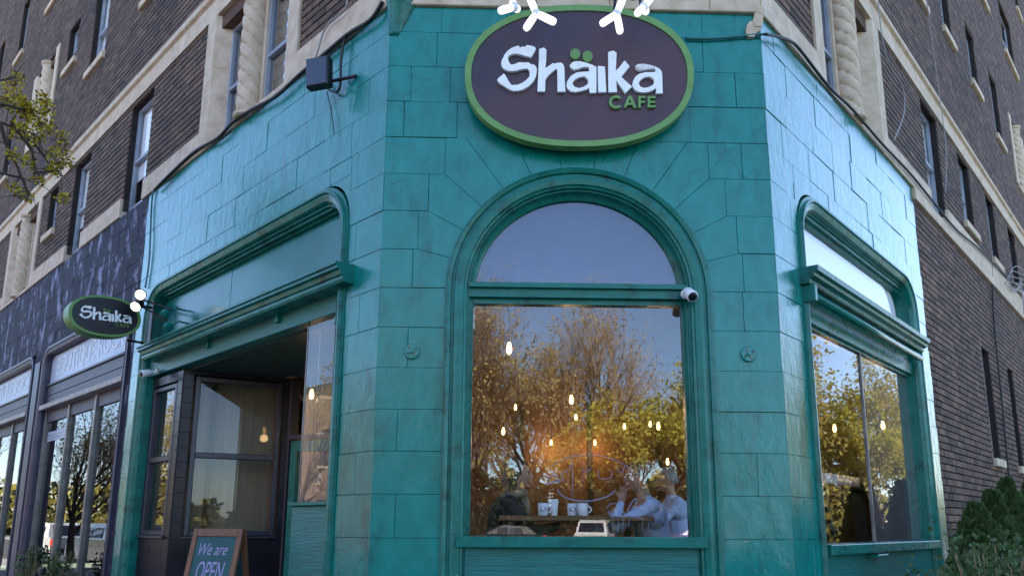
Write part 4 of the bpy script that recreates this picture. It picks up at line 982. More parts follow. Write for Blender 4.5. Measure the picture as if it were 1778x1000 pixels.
def chair(p, rz, label):
    t = thing('folding_chair', label, 'chair', p, 'black folding chairs on the pavement')
    c, s = math.cos(rz), math.sin(rz); T = Fr(p, (c, s, 0), (-s, c, 0))
    for a in (-.19, .19):
        MB().tube([T.p(a, 0, .2), T.p(a, .45, .0), T.p(a, .84, -.2)], .012, 8).build('leg', 'black_metal', t); MB().tube([T.p(a*.85, 0, -.2), T.p(a*.85, .45, .16)], .011, 8).build('leg', 'black_metal', t)
    for k in range(4): MB().bevbox(T, -.19, .19, .445, .46, -.13+.085*k, -.06+.085*k, .003).build('seat_slat', 'black', t)
    for k in range(2):
        pts = [T.p(-.2+.4*i/8, .62+.16*k, -.09-.08*k-.03*math.sin(math.pi*i/8)) for i in range(9)]; mb = MB(); q = []
        mb.add([v for p_ in pts for v in (p_+Vector((0, 0, -.04)), p_+Vector((0, 0, .04)), p_+T.N*.014+Vector((0, 0, .04)), p_+T.N*.014+Vector((0, 0, -.04)))], [(i*4+j, i*4+(j+1) % 4, i*4+4+(j+1) % 4, i*4+4+j) for i in range(8) for j in range(4)]+[(3,2,1,0),(32,33,34,35)]); mb.build('back_slat', 'black', t)
q = at_z(38, 984, .83); chair(Vector((q.x, q.y, 0)), 2.2, 'black folding chair in front of the rock shop window'); q = at_z(172, 975, .83); chair(Vector((q.x, q.y, 0)), 1.1, 'black folding chair at the edge of the rock shop next to the entrance tiles')
def leaf(mb, p, d, sz, rnd, mi=0):
    d = Vector(d); d = d.normalized() if d.length > 1e-6 else Vector((0, 0, 1)); s = d.cross(Vector((rnd.uniform(-1, 1), rnd.uniform(-1, 1), rnd.uniform(-1, 1)))); s = s.normalized()*sz*.5 if s.length > 1e-6 else Vector((sz*.5, 0, 0))
    mb.add([p, p+d*sz*.5+s, p+d*sz, p+d*sz*.5-s], [(0, 1, 2, 3)], rnd.random(), mi)
def planter(p, label, rnd):
    t = thing('planter', label, 'planter', p, 'planters with herbs outside the shop')
    MB().lathe([(.12, 0), (.16, .38), (.175, .38), (.175, .42), (.15, .42), (.14, .36), (.001, .36)], p, (0, 0, 1), 20).build('pot', 'black', t)
    mb = MB(); st = MB()
    for i in range(46):
        a = rnd.uniform(0, 6.28); h = rnd.uniform(.25, .62); e = Vector((math.cos(a), math.sin(a), 0))*rnd.uniform(.02, .22); b = p+Vector((e.x*.4, e.y*.4, .37)); tip = p+e+Vector((0, 0, .37+h))
        st.tube([b, (b+tip)/2+e*.15, tip], .003, 3)
        for k in range(14):
            f = rnd.uniform(.25, 1); leaf(mb, b+(tip-b)*f, (rnd.uniform(-1, 1), rnd.uniform(-1, 1), rnd.uniform(.0, 1)), rnd.uniform(.03, .06), rnd)
    st.build('stems', 'twig', t); mb.build('leaves', 'leaf_herb', t, recalc=False)
rp2 = random.Random(3)
q = at_z(58, 945, 1.0); planter(Vector((q.x, q.y, 0)), 'black pot of feathery green herbs beside the folding chair', rp2); q = at_z(100, 955, .98); planter(Vector((q.x, q.y, 0)), 'black pot of green herbs next to the purple pilaster', rp2)

# ================================================================== GREENERY ON THE RIGHT
def cedar(u, o, h, r, label, rnd):
    p = R.p(u, 0, o); t = thing('cedar_shrub', label, 'shrub', p, 'clipped cedars along the brick wall')
    MB().tube([p, p+Vector((0, 0, h*.8))], .03, 6, .008).build('trunk', 'bark', t)
    mb = MB()
    for i in range(5200):
        f = rnd.random()**.75; a = rnd.uniform(0, 6.28); rr_ = r*(1-f**1.5)*(.55+.5*math.sqrt(rnd.random()))*(1+.16*math.sin(5*a+7*f)+.10*math.sin(11*a-13*f))+.015
        c = p+Vector((math.cos(a)*rr_, math.sin(a)*rr_, .06+f*(h-.06))); d = Vector((math.cos(a)*.5, math.sin(a)*.5, 1.0+rnd.uniform(-.4, .5)))
        leaf(mb, c, d+Vector((rnd.uniform(-.4, .4), rnd.uniform(-.4, .4), 0)), rnd.uniform(.035, .085), rnd)
    mb.build('foliage', 'leaf_cedar', t, recalc=False)
rc = random.Random(21)
for (x, y, o, r, lb) in ((1694, 884, .75, .40, 'lowest rounded cedar nearest the teal corner'), (1722, 860, .72, .34, 'pointed cedar second along the brick wall'), (1747, 838, .62, .36, 'tall pointed cedar under the narrow windows'), (1790, 832, .60, .40, 'tall cedar furthest along the brick wall')):
    u, z = on(R, x, y, o); cedar(u, o, z, r, lb, rc)
def boxwood(x, y, o, r, label, rnd):
    u, z = on(R, x, y, o); p = R.p(u, 0, o); t = thing('boxwood_shrub', label, 'shrub', p, 'clipped boxwood edging the pavement')
    st = MB(); mb = MB()
    for i in range(280):
        a = rnd.uniform(0, 6.28); e = math.acos(rnd.uniform(-.1, 1)); q = Vector((math.sin(e)*math.cos(a)*r, math.sin(e)*math.sin(a)*r, math.cos(e)*(z-.45)))*rnd.uniform(.75, 1.06); tip = p+Vector((0, 0, .45))+q
        st.tube([p+Vector((0, 0, .1)), p+Vector((0, 0, .3))+q*.4, tip], .006, 3, .002)
        for k in range(60):
            f = rnd.uniform(.6, 1.04); b = p+Vector((0, 0, .45))+q*f+Vector((rnd.gauss(0, .03), rnd.gauss(0, .03), rnd.gauss(0, .03))); leaf(mb, b, q.normalized()+Vector((rnd.uniform(-.8, .8), rnd.uniform(-.8, .8), rnd.uniform(-.3, .9))), rnd.uniform(.012, .022), rnd)
    st.build('stems', 'twig', t); mb.build('leaves', 'leaf_box', t, recalc=False)
for x, y, o, r, lb in ((1672, 984, 1.2, .26, 'low glossy boxwood at the foot of the teal corner'), (1705, 955, 1.45, .42, 'glossy boxwood in front of the lowest cedar'), (1752, 950, 1.55, .45, 'broad glossy boxwood in front of the tall cedars'), (1800, 950, 1.5, .45, 'glossy boxwood furthest along the wall')): boxwood(x, y, o, r, lb, rc)

# ================================================================== TREES
def gen_tree(seed, h, spread, nl=(8, 6, 5, 4), leaf_sz=.13, leaves=5, upright=.5, trunk_r=.22):
    rnd = random.Random(seed); tr = MB(); tw = MB(); lf = MB()
    def grow(p, d, ln, r, lev):
        n = 4 if lev < 2 else 3; pts = [p]; q = p.copy(); dd = d.copy()
        for i in range(n):
            dd = (dd+Vector((rnd.gauss(0, .13), rnd.gauss(0, .13), rnd.gauss(.03, .1)))).normalized(); q = q+dd*ln/n; pts.append(q.copy())
        rs = [r*(1-.65*i/n) for i in range(n+1)]
        (tr if lev < 2 else tw).tube(pts, rs, 7 if lev == 0 else (5 if lev < 2 else 3))
        if lev >= len(nl):
            for k in range(leaves):
                c = pts[-1-rnd.randrange(2)]+Vector((rnd.gauss(0, .12), rnd.gauss(0, .12), rnd.gauss(0, .12))); leaf(lf, c, (rnd.uniform(-1, 1), rnd.uniform(-1, 1), rnd.uniform(-1, 1)), leaf_sz*rnd.uniform(.6, 1.4), rnd)
            return
        for k in range(nl[lev]):
            f = rnd.uniform(.35 if lev else .3, 1.); i = min(n-1, int(f*n)); b = pts[i]+(pts[i+1]-pts[i])*(f*n-i); a = rnd.uniform(0, 6.28)
            ax = dd.orthogonal().normalized(); ax.rotate(Matrix.Rotation(a, 3, dd)); ang = rnd.uniform(.45, 1.0)*spread
            nd_ = (dd*math.cos(ang)+ax*math.sin(ang)+Vector((0, 0, upright*.4))).normalized()
            grow(b, nd_, ln*rnd.uniform(.5, .72)*(1.1 if lev == 0 else 1), r*.45*(1.15-.4*f), lev+1)
    grow(Vector((0, 0, 0)), Vector((0, 0, 1)), h*.55, trunk_r, 0)
    return tr, tw, lf
def tree_meshes(name, seed, leafm, **k):
    tr, tw, lf = gen_tree(seed, **k); out = []
    cr = MB(); cr.add(tw.v, tw.f, .5, 0); b = len(cr.v); cr.v += lf.v; cr.f += [tuple(i+b for i in f) for f in lf.f]; cr.t += lf.t; cr.mi += [1]*len(lf.f)
    for mb, nm, ms in ((tr, 'trunk', ('bark',)), (cr, 'crown', ('twig', leafm))):
        me = bpy.data.meshes.new(name+'_'+nm); me.from_pydata([tuple(v) for v in mb.v], [], mb.f)
        for m_ in ms: me.materials.append(MATS[m_])
        if len(ms) > 1: me.polygons.foreach_set('material_index', mb.mi)
        out.append((nm, me))
    return out
TM = {'brown': tree_meshes('brown_tree', 1, 'leaf_tan', h=10., spread=.85, leaves=2, leaf_sz=.11, nl=(9, 7, 6, 5)), 'brown2': tree_meshes('brown_tree', 2, 'leaf_tan', h=10.5, spread=.65, upright=.9, leaves=1, leaf_sz=.10, nl=(9, 7, 6, 5)),
      'yellow': tree_meshes('yellow_tree', 3, 'leaf_yellow', h=7.6, spread=1.0, leaves=8, leaf_sz=.17), 'gold': tree_meshes('gold_tree', 4, 'leaf_gold', h=9.5, spread=.9, leaves=5, leaf_sz=.15)}
def place_tree(kind, p, sc, rz, label, group):
    t = thing('park_tree' if 'park' in group else 'street_tree', label, 'tree', p, group); t.scale = (sc, sc, sc); t.rotation_euler = (0, 0, rz)
    for nm, me in TM[kind]:
        o = bpy.data.objects.new(nm, me); COL.objects.link(o); o.parent = t; o['_o'] = (0, 0, 0)
G0 = -.145; rt_ = random.Random(9)
PARK = [('brown', -15, -50, 1.4), ('brown', -10.5, -44, 1.4), ('brown2', -7.5, -46, 1.6), ('brown', -5, -42, 1.50), ('brown', -2.6, -45, 1.5), ('brown2', -.6, -42, 1.5), ('brown', 1.6, -46, 1.5), ('brown2', 4.0, -43, 1.4), ('gold', 5.6, -47, 1.25), ('yellow', 8.2, -42, 1.25), ('yellow', 11.5, -45, 1.35), ('brown', 16, -52, 1.3), ('gold', 0.5, -64, 1.3), ('brown', -8, -66, 1.4), ('yellow', 8, -68, 1.35), ('brown', -20, -60, 1.4), ('gold', 21, -60, 1.4), ('brown', 14, -70, 1.4), ('brown2', -14, -72, 1.5)]
names = {'brown': 'bare brown budding', 'brown2': 'tall upright bare', 'yellow': 'yellow-green leafing', 'gold': 'golden budding'}
for i, (k, x, y, sc) in enumerate(PARK): place_tree(k, (x, y, G0), sc, rt_.uniform(0, 6.28), names[k]+' tree in the park mirrored in the arched window', 'park trees across the crossing')
for i, (k, u, o, sc) in enumerate([('gold', 24, 15.3, 1.1), ('brown', 31, 15.6, 1.15), ('gold', 38, 15.4, 1.2), ('yellow', 28, 20, 1.1), ('brown', 35, 20, 1.2), ('yellow', 46, 15.5, 1.2), ('gold', 43, 20, 1.2), ('gold', 54, 15.5, 1.25), ('brown', 52, 20, 1.3), ('yellow', 62, 16, 1.3), ('gold', 72, 16, 1.4)]):
    q = R.p(u, 0, o); place_tree(k, (q.x, q.y, 0 if o < 5 else -.14), sc, rt_.uniform(0, 6.28), names[k]+' street tree along the right-hand street', 'street trees on the right')
for i, (k, u, o, sc) in enumerate([('brown', 19, 3.4, .5), ('brown2', 30, 3.4, .6), ('brown', 18, 15.3, .8), ('gold', 27, 15.3, .8), ('brown', 36, 15.3, .85), ('gold', 45, 15.3, .9)]):
    q = L.p(u, 0, o); place_tree(k, (q.x, q.y, 0), sc, rt_.uniform(0, 6.28), names[k]+' street tree along the left-hand street', 'street trees on the left')
# dark evergreen clumps at the park edge
ev = MB(); re_ = random.Random(4)
def evergreen(x, y, r, h, label):
    t = thing('evergreen_bush', label, 'shrub', (x, y, G0), 'dark bushes at the park edge'); mb = MB()
    for i in range(2600):
        f = re_.random(); a = re_.uniform(0, 6.28); rr_ = r*math.sqrt(1-f**2)*(.6+.45*re_.random())*(1+.2*math.sin(4*a+9*f)); leaf(mb, Vector((x+rr_*math.cos(a), y+rr_*math.sin(a), G0+f*h)), (math.cos(a), math.sin(a), re_.uniform(-.3, 1)), re_.uniform(.15, .35), re_)
    mb.build('foliage', 'leaf_dark', t, recalc=False); MB().tube([(x, y, G0), (x, y, h*.6)], .08, 5).build('trunk', 'bark', t)
for k in range(12): evergreen(-13+2.3*k+re_.uniform(-.5, .5), -41+re_.uniform(-.6, .6), 1.9, re_.uniform(3.4, 5.2), 'dark green bush at the park edge mirrored low in the arched window')
for x, y, r, h in ((-9.5, -40, 2.2, 5.5), (-6.5, -41, 1.8, 3.4), (10.5, -40, 1.7, 2.2), (-12.5, -41, 2., 4.), (14, -41, 2.2, 3.)): evergreen(x, y, r, h, 'dark green bush at the park edge mirrored low in the arched window')
# budding maple at the left kerb, its branch reaching into view
mp_ = thing('maple_tree', 'young maple at the kerb with yellow-green flower clusters on its branches', 'tree', L.p(7.6, 0, 2.9))
tb = L.p(7.6, 0, 2.9); rm = random.Random(8); wd = MB(); wd.tube([tb, tb+Vector((.05, .02, 2.2)), tb+Vector((0, .1, 4.6)), tb+Vector((.1, 0, 7.5))], [.14, .12, .09, .03], 9); wd.build('trunk', 'bark', mp_)
def along(px, py, dist): d = ray(px, py); return CAM+d*(dist/math.hypot(d.x, d.y))
tw_ = MB(); fg = MB(); frd = MB()
def branch(pts, r):
    tw_.tube(pts, r, 5, r*.35)
    return pts
def cluster(p, k=1.):
    for i in range(80):
        d = Vector((rm.gauss(0, 1), rm.gauss(0, 1), rm.gauss(0, 1))).normalized(); c = p+d*rm.uniform(.01, .065)*k; leaf(fg if rm.random() < .66 else frd, c, d+Vector((rm.uniform(-.5, .5), rm.uniform(-.5, .5), .3)), rm.uniform(.018, .04), rm)
root = tb+Vector((0, .08, 4.0))
BR = [[(-60, 260), (0, 212), (30, 225), (60, 250), (85, 285), (110, 285)], [(-40, 200), (0, 180), (40, 190), (70, 205), (88, 190)], [(-50, 330), (0, 300), (40, 310), (50, 340), (45, 350)], [(-30, 150), (0, 140), (28, 135)], [(30, 225), (55, 260), (62, 300), (88, 298), (118, 282)], [(0, 212), (10, 250), (30, 290), (45, 330)]]
for bpx in BR:
    P = [along(x, y, 8.4+.12*i) for i, (x, y) in enumerate(bpx)]
    if bpx[0][0] < 0: P = [root, (root+P[0])/2+Vector((0, 0, .2))]+P
    branch(P, .022)
    for i in range(len(P)-1):
        for k in range(3):
            b = P[i]+(P[i+1]-P[i])*rm.random(); e = b+Vector((rm.gauss(0, .12), rm.gauss(0, .12), rm.gauss(.03, .12))); branch([b, (b+e)/2+Vector((0, 0, .02)), e], .006)
            if rm.random() < .12: cluster(e)
for x, y in ((14, 152), (28, 135), (10, 180), (22, 195), (35, 175), (45, 195), (60, 210), (75, 190), (85, 212), (70, 235), (40, 225), (30, 230), (88, 190), (76, 170), (118, 282), (95, 270), (110, 240), (45, 285), (88, 298), (20, 165), (50, 178), (62, 195), (82, 225), (50, 240), (108, 258), (92, 290)):
    for j in range(1): cluster(along(x+rm.uniform(-4, 4), y+rm.uniform(-4, 4), 8.4+rm.uniform(0, .5)), 1.15)
tw_.build('branches', 'bark', mp_, kind='stuff'); fg.build('flowers', 'bud_green', mp_, recalc=False, kind='stuff'); frd.build('buds', 'bud_red', mp_, recalc=False, kind='stuff')

# ================================================================== CARS AND HOUSES ACROSS THE STREETS
def car(p, rz, label, paint, van=False):
    t = thing('parked_car', label, 'car', p, 'cars in the street and car park'); c, s = math.cos(rz), math.sin(rz); T = Fr(p, (c, s, 0), (-s, c, 0))
    Lh, hw = (2.3, .93) if van else (2.2, .88); H = 1.78 if van else 1.45
    body = [(-Lh, .35), (-Lh, .75), (-Lh+.08, .95), (Lh-1.0 if not van else Lh-.75, .98), (Lh-.1, .78), (Lh, .6), (Lh, .35)]
    MB().prism(T, body, -hw, hw).build('body', paint, t)
    cab = [(-Lh+.1, .94), (-Lh+.28, H-.08), (-Lh+.5, H), (.2 if not van else .7, H), (.55 if not van else 1.1, H-.1), (Lh-.95 if not van else Lh-.7, .96)] if van else [(-Lh+.45, .94), (-Lh+1.05, H-.05), (-.7, H), (.15, H), (.45, H-.06), (1.2, .96)]
    n = len(cab); k = .82
    vs = [T.p(u, z, o*hw*(1 if z < 1 else k)) for o in (-.98, .98) for u, z in cab]
    MB().add(vs, [tuple(range(n)), tuple(range(2*n-1, n-1, -1))]+[(i, (i+1) % n, n+(i+1) % n, n+i) for i in range(n)]).build('cabin', paint, t)
    # windows: sides, rear, front
    a, b = cab[1], cab[-2]
    for sg in (-1, 1):
        us = (-Lh+.45, -.75, .45) if van else (-1.0, -.1, .6)
        for q in range(2):
            w0, w1 = us[q]+.05, us[q+1]-.05; MB().add([T.p(w0, 1.02, sg*hw*.985), T.p(w1, 1.02, sg*hw*.985), T.p(w1-.08*(q == 1), H-.14, sg*hw*.855), T.p(w0+.1*(q == 0), H-.14, sg*hw*.855), T.p(w0, 1.02, sg*hw*.95), T.p(w1, 1.02, sg*hw*.95), T.p(w1-.08*(q == 1), H-.14, sg*hw*.82), T.p(w0+.1*(q == 0), H-.14, sg*hw*.82)], [(0,1,2,3),(7,6,5,4),(0,4,5,1),(2,6,7,3),(1,5,6,2),(0,3,7,4)]).build('window', 'car_glass', t)
    (u0, z0), (u1, z1) = cab[0], cab[1]
    for (ua, za), (ub, zb), dx in ((cab[0], cab[1], -.012), (cab[-1], cab[-2], .012)):
        f0, f1 = .15, .9; pa = (ua+(ub-ua)*f0+dx, za+(zb-za)*f0); pb = (ua+(ub-ua)*f1+dx, za+(zb-za)*f1)
        MB().add([T.p(pa[0], pa[1], -hw*.8), T.p(pa[0], pa[1], hw*.8), T.p(pb[0], pb[1], hw*.7), T.p(pb[0], pb[1], -hw*.7), T.p(pa[0]-dx*3, pa[1], -hw*.8), T.p(pa[0]-dx*3, pa[1], hw*.8), T.p(pb[0]-dx*3, pb[1], hw*.7), T.p(pb[0]-dx*3, pb[1], -hw*.7)], [(0,1,2,3),(7,6,5,4),(0,4,5,1),(2,6,7,3),(1,5,6,2),(0,3,7,4)]).build('window', 'car_glass', t)
    for sg in (-1, 1):
        MB().bevbox(T, -Lh-.012, -Lh+.1, .68, .9, sg*hw-.12 if sg > 0 else -hw-.004, hw+.004 if sg > 0 else -hw+.12, .01).build('tail_light', 'tail', t)
        MB().bevbox(T, Lh-.12, Lh+.012, .55, .70, sg*hw-.3 if sg > 0 else -hw+.02, hw-.02 if sg > 0 else -hw+.3, .01).build('headlight', 'headlamp', t)
        for u in (-1.35, 1.35):
            wp_ = T.p(u, .33, sg*(hw-.1)); wh = MB().lathe([(.24, -.1), (.33, -.09), (.33, .09), (.24, .11)], wp_, T.N*sg, 18).build('wheel', 'tyre', t); MB().lathe([(.22, .08), (.2, .115), (.05, .1)], wp_, T.N*sg, 12).build('rim', 'rim', wh)
    MB().bevbox(T, -Lh-.03, -Lh+.05, .38, .58, -hw*.96, hw*.96, .02).build('bumper', 'black' if not van else paint, t)
zc = G0+.01
car((5.4, -38, zc), math.radians(105), 'white minivan seen from behind in the car park mirrored in the arched window', 'car_white', True)
car((.2, -37, zc), math.radians(178), 'dark car parked left of the white minivan', 'car_dark'); car((-5.4, -37.3, zc), math.radians(175), 'dark blue car at the far end of the car park', 'car_blue'); car((11.5, -38, zc), math.radians(185), 'red car parked right of the white minivan', 'car_red')
for u, o, rz, lb, pt in ((15, 5.3, 135, 'black car at the kerb beyond the maple', 'car_dark'), (21, 5.3, 135, 'dark blue car at the kerb of the left street', 'car_blue'), (27, 5.3, 135, 'white car at the kerb of the left street', 'car_white'), (19, 12.6, -45, 'red car across the left street', 'car_red'), (31, 9, -45, 'dark car driving up the left street', 'car_dark')):
    q = L.p(u, 0, o); car((q.x, q.y, -.135), math.radians(rz), lb, pt)
q = R.p(22, 0, 5.3); car((q.x, q.y, -.13), math.radians(45), 'dark car at the kerb of the right street', 'car_dark')
def house(fr, u0, u1, o, H, m, label):
    t = thing('row_house', label, 'house', fr.p((u0+u1)/2, 0, o), 'brick houses across the street'); FH = Fr(fr.p(0, -.14, o), -fr.U, -fr.N)
    a, b = -u1, -u0; wins = []; nw = int((u1-u0)/2.4)
    for f in range(int(H//3.1)):
        for k in range(nw):
            c = a+(k+.5)*(b-a)/nw; wins.append((c-.55, c+.55, .9+3.05*f, 2.5+3.05*f))
    wins[0] = (wins[0][0], wins[0][1], 0.1, 2.3)
    wl_ = MB()
    for q in decompose(a, b, 0, H, wins): wl_.box(FH, *q, -6 if False else -.4, 0)
    wl_.box(FH, a, b, 0, H, -9, -.41); wl_.build('wall', m, t)
    for i, w_ in enumerate(wins):
        if i == 0: d_ = MB().box(FH, w_[0], w_[1], w_[2], w_[3], -.3, -.2).build('door', 'car_red', t); continue
        wf = MB(); wf.box(FH, w_[0], w_[0]+.07, w_[2], w_[3], -.3, -.12); wf.box(FH, w_[1]-.07, w_[1], w_[2], w_[3], -.3, -.12); wf.box(FH, w_[0]+.07, w_[1]-.07, (w_[2]+w_[3])/2-.03, (w_[2]+w_[3])/2+.03, -.3, -.14)
        wf_ = wf.build('window', 'win_white', t); MB().box(FH, w_[0]+.07, w_[1]-.07, w_[2], w_[3], -.26, -.24).build('pane', 'pane_dark', wf_); MB().box(FH, w_[0]-.1, w_[1]+.1, w_[2]-.12, w_[2]-.001, -.2, .06).build('sill', 'limestone', wf_)
    MB().box(FH, a-.15, b+.15, H+.001, H+.35, -9.2, .15).build('roof', 'roof_tar', t)
for u0, u1, H, m, lb in ((-4, 8, 7.2, 'house_brick', 'red brick house on the corner across the left street'), (9, 19, 9.6, 'house_brown', 'three storey brown brick house across the left street'), (20, 33, 7.0, 'house_brick', 'red brick house further along the left street'), (34, 50, 9.6, 'house_brown', 'brown brick block at the end of the left street')): house(L, u0, u1, 21, H, m, lb)
for u0, u1, H, m, lb in ((26, 38, 7., 'house_brick', 'red brick house across the right street behind trees'), (40, 54, 9.6, 'house_brown', 'brown brick house at the end of the right street')): house(R, u0, u1, 23, H, m, lb)
# undergrowth closing the view under the park crowns
ug = MB(); ru = random.Random(31)
for i in range(26000):
    x = ru.uniform(-34, 34); y = ru.uniform(-88, -74) if ru.random() < .75 else ru.uniform(-58.5, -57) ; hmax = 8. if y < -70 else 3.2
    z = G0+hmax*ru.random()**1.3*(.7+.3*math.sin(x*.7)+.2*math.sin(x*1.9)); leaf(ug, Vector((x, y, z)), (ru.uniform(-1, 1), ru.uniform(-1, 1), ru.uniform(-.2, 1)), ru.uniform(.5, 1.2), ru, 0 if ru.random() < .45 else 1)
ug.build('undergrowth', 'leaf_gold', None, recalc=False, label='tangled brown and green undergrowth at the back of the park', cat='undergrowth', kind='stuff', extra=('leaf_dark',))
for fr_, u0, u1 in ((R, 30, 120), (L, 52, 120)):
    m_ = MB()
    for i in range(12000):
        u = ru.uniform(u0, u1); o = ru.uniform(24, 40) if u < 85 else ru.uniform(-4, 40); z = (6 if fr_ is R else 6)*ru.random()**1.5
        leaf(m_, fr_.p(u, z, o), (ru.uniform(-1, 1), ru.uniform(-1, 1), ru.uniform(-.2, 1)), ru.uniform(.4, 1.1), ru, 0 if ru.random() < .55 else 1)
    m_.build('distant_trees', 'leaf_gold', None, recalc=False, label='distant tree belt closing the '+('right' if fr_ is R else 'left')+'-hand street', cat='trees', kind='stuff', extra=('leaf_dark',))

# ================================================================== INSIDE THE CAFE
TZ = at_y(943, 895, .62).z
tb_ = thing('cafe_table', 'dark wooden cafe table just behind the arched window', 'table', (.0, .85, FLZ))
MB().bevbox(Fr((0, 0, 0), (1, 0, 0), (0, -1, 0)), -.55, .62, TZ-.04, TZ, -1.15, -.50, .006).build('table_top', 'table_wood', tb_)
for x in (-.45, .52):
    for y in (.58, 1.07): MB().box(W, x-.025, x+.025, FLZ, TZ-.041, y-.025, y+.025).build('leg', 'black', tb_)
def mug(px, py, Y, label, logo=True, hs=1, z=None):
    p = at_y(px, py, Y); p.z = TZ if z is None else z; t = thing('mug', label, 'mug', p, 'white cafe mugs')
    MB().lathe([(.034, 0), (.038, .004), (.040, .05), (.041, .096), (.037, .096), (.035, .012), (.001, .010)], p, (0, 0, 1), 24).build('cup', 'mug', t, smooth=True)
    h = MB().tube([p+Vector((hs*(.038+.028*math.sin(math.pi*k/8)), 0, .078-.058*k/8)) for k in range(9)], .006, 8); h.build('handle', 'mug', t, smooth=True)
    if logo:
        lg = MB(); vs = []; n = 16
        for k in range(n):
            a = 2*math.pi*k/n; x = .024*math.cos(a); vs.append(p+Vector((x, -math.sqrt(.0411**2-x*x)-.0006, .05+.017*math.sin(a))))
        lg.add(vs, [tuple(range(n))]); lo_ = lg.build('logo', 'print_black', t)
        LF = Fr(p, (1, 0, 0), (0, -1, 0)); tx = MB(); put_text(tx, LF, 'Shaika', -.014, .014, .046, .055, .0420); tx.build('logo_lettering', 'letter_white', t, kind='stuff')
    return t
mug(943, 895, .62, 'white mug with a black oval logo beside the tall paper cup'); mug(994, 893, .66, 'white mug with a dark oval logo right of the paper cup'); mug(1012, 895, .60, 'plain white mug next to the second logo mug', False)
p = at_y(961, 892, .70); p.z = TZ; t = thing('paper_cup', 'tall white paper cup with lid on the cafe table', 'cup', p)
MB().lathe([(.029, 0), (.030, .003), (.040, .112), (.001, .112)], p, (0, 0, 1), 24).build('cup', 'paper_cup', t, smooth=True); MB().lathe([(.042, .108), (.042, .118), (.038, .120), (.037, .128), (.001, .128)], p, (0, 0, 1), 24).build('lid', 'white_plastic', t)
# pendants
def pendant(p, label, top=3.93, power=9., globe=False, s=1.):
    t = thing('pendant_bulb', label, 'lamp', p, 'bare pendant bulbs in the cafe')
    MB().tube([p+Vector((0, 0, .09*s)), Vector((p.x, p.y, top))], .004, 5).build('cord', 'cable', t)
    MB().lathe([(.016, .04), (.018, .05), (.018, .09), (.008, .10)], p, (0, 0, 1), 10).build('socket', 'black', t)
    MB().lathe([(.002, -.056), (.013, -.05), (.021, -.034), (.023, -.014), (.019, .010), (.012, .038)] if not globe else [(.002, -.045), (.03, -.034), (.045, 0), (.03, .034), (.012, .044)], p, (0, 0, 1), 14).build('bulb', 'bulb', t, smooth=True)
    ld = bpy.data.lights.new('bulb_light', 'POINT'); ld.energy = power*.13; ld.color = (1, .62, .28); ld.shadow_soft_size = .05
    lo_ = bpy.data.objects.new('bulb_light', ld); COL.objects.link(lo_); lo_.parent = t; lo_.location = (0, 0, -.11)
for x, y, z, pw, lb in ((884, 603, 2.66, 1.2, 'bare glowing bulb hanging highest just behind the pane'), (992, 692, 2.55, 7, 'bare glowing bulb hanging in the middle of the room'), (874, 747, 2.5, 9, 'bare glowing bulb left of the seated dark-haired person'), (1143, 738, 2.5, 9, 'bare glowing bulb above the person in the pale shirt'), (1159, 800, 2.2, 9, 'bare glowing bulb behind the person in the pale shirt')):
    pendant(at_z(x, y, z), lb, power=pw)
for x, y, lb in ((957, 767, 'bulb lighting the back wall above the mugs'), (1033, 767, 'bulb lighting the back wall left of the bespectacled person')): pendant(at_y(x, y, BY-.3), lb, power=15, s=1.)
for x, y, lb in ((895, 706, 'tiny far bulb under the highest bulb'), (1000, 723, 'tiny far bulb below the middle bulb'), (1084, 739, 'tiny far bulb over the bespectacled head'), (1129, 735, 'tiny far bulb beside the right pendant')): pendant(at_y(x, y, BY-1.2), lb, power=3)
pendant(at_y(502, 797, 4.2), 'round globe lamp glowing through the cafe door', power=6, globe=True)
q = at_z(541, 683, 2.5); pendant(q, 'bare bulb hanging behind the corner pane of the entrance', top=2.9, power=3)
for x, y, lb in ((1449, 742, 'bulb glowing through the left pane of the right window'), (1533, 737, 'bulb glowing through the right pane of the right window')): pendant(at_z(x, y, 2.45), lb, power=5)
# shelf of cups behind the right window
u, z = on(R, 1458, 843, -1.0); sh = thing('cup_shelf', 'wooden shelf of white cups behind the right window', 'shelf', R.p(u, z-.03, -1.0))
MB().bevbox(R, u-.55, u+.75, z-.03, z-.001, -1.15, -.9).build('board', 'table_wood', sh)
for a in (-.5, .7): MB().box(R, u+a-.02, u+a+.02, FLZ, z-.031, -1.1, -.95).build('leg', 'black', sh)
for k in range(5):
    p = R.p(u-.42+.23*k, z, -1.0); t = thing('mug', 'white cup on the shelf behind the right window', 'mug', p, 'white cups on the shelf')
    MB().lathe([(.05, 0), (.062, .004), (.065, .12), (.06, .12), (.056, .012), (.001, .010)], p, (0, 0, 1), 18).build('cup', 'mug', t, smooth=True)
u, z = on(R, 1430, 862, -.55); cb_ = thing('cafe_chair', 'dark rounded cafe chair back behind the right window', 'chair', R.p(u, FLZ, -.6))
pts = [R.p(u-.2+.4*k/10, FLZ+.45+.5*math.sin(math.pi*k/10)**.5, -.55) for k in range(11)]; MB().tube(pts, .022, 8).build('back_rail', 'black', cb_); MB().bevbox(R, u-.21, u+.21, FLZ+.43, FLZ+.47, -.95, -.56).build('seat', 'table_wood', cb_)
for a in (-.18, .18):
    for o in (-.6, -.92): MB().box(R, u+a-.015, u+a+.015, FLZ, FLZ+.429, o-.015, o+.015).build('leg', 'black', cb_)
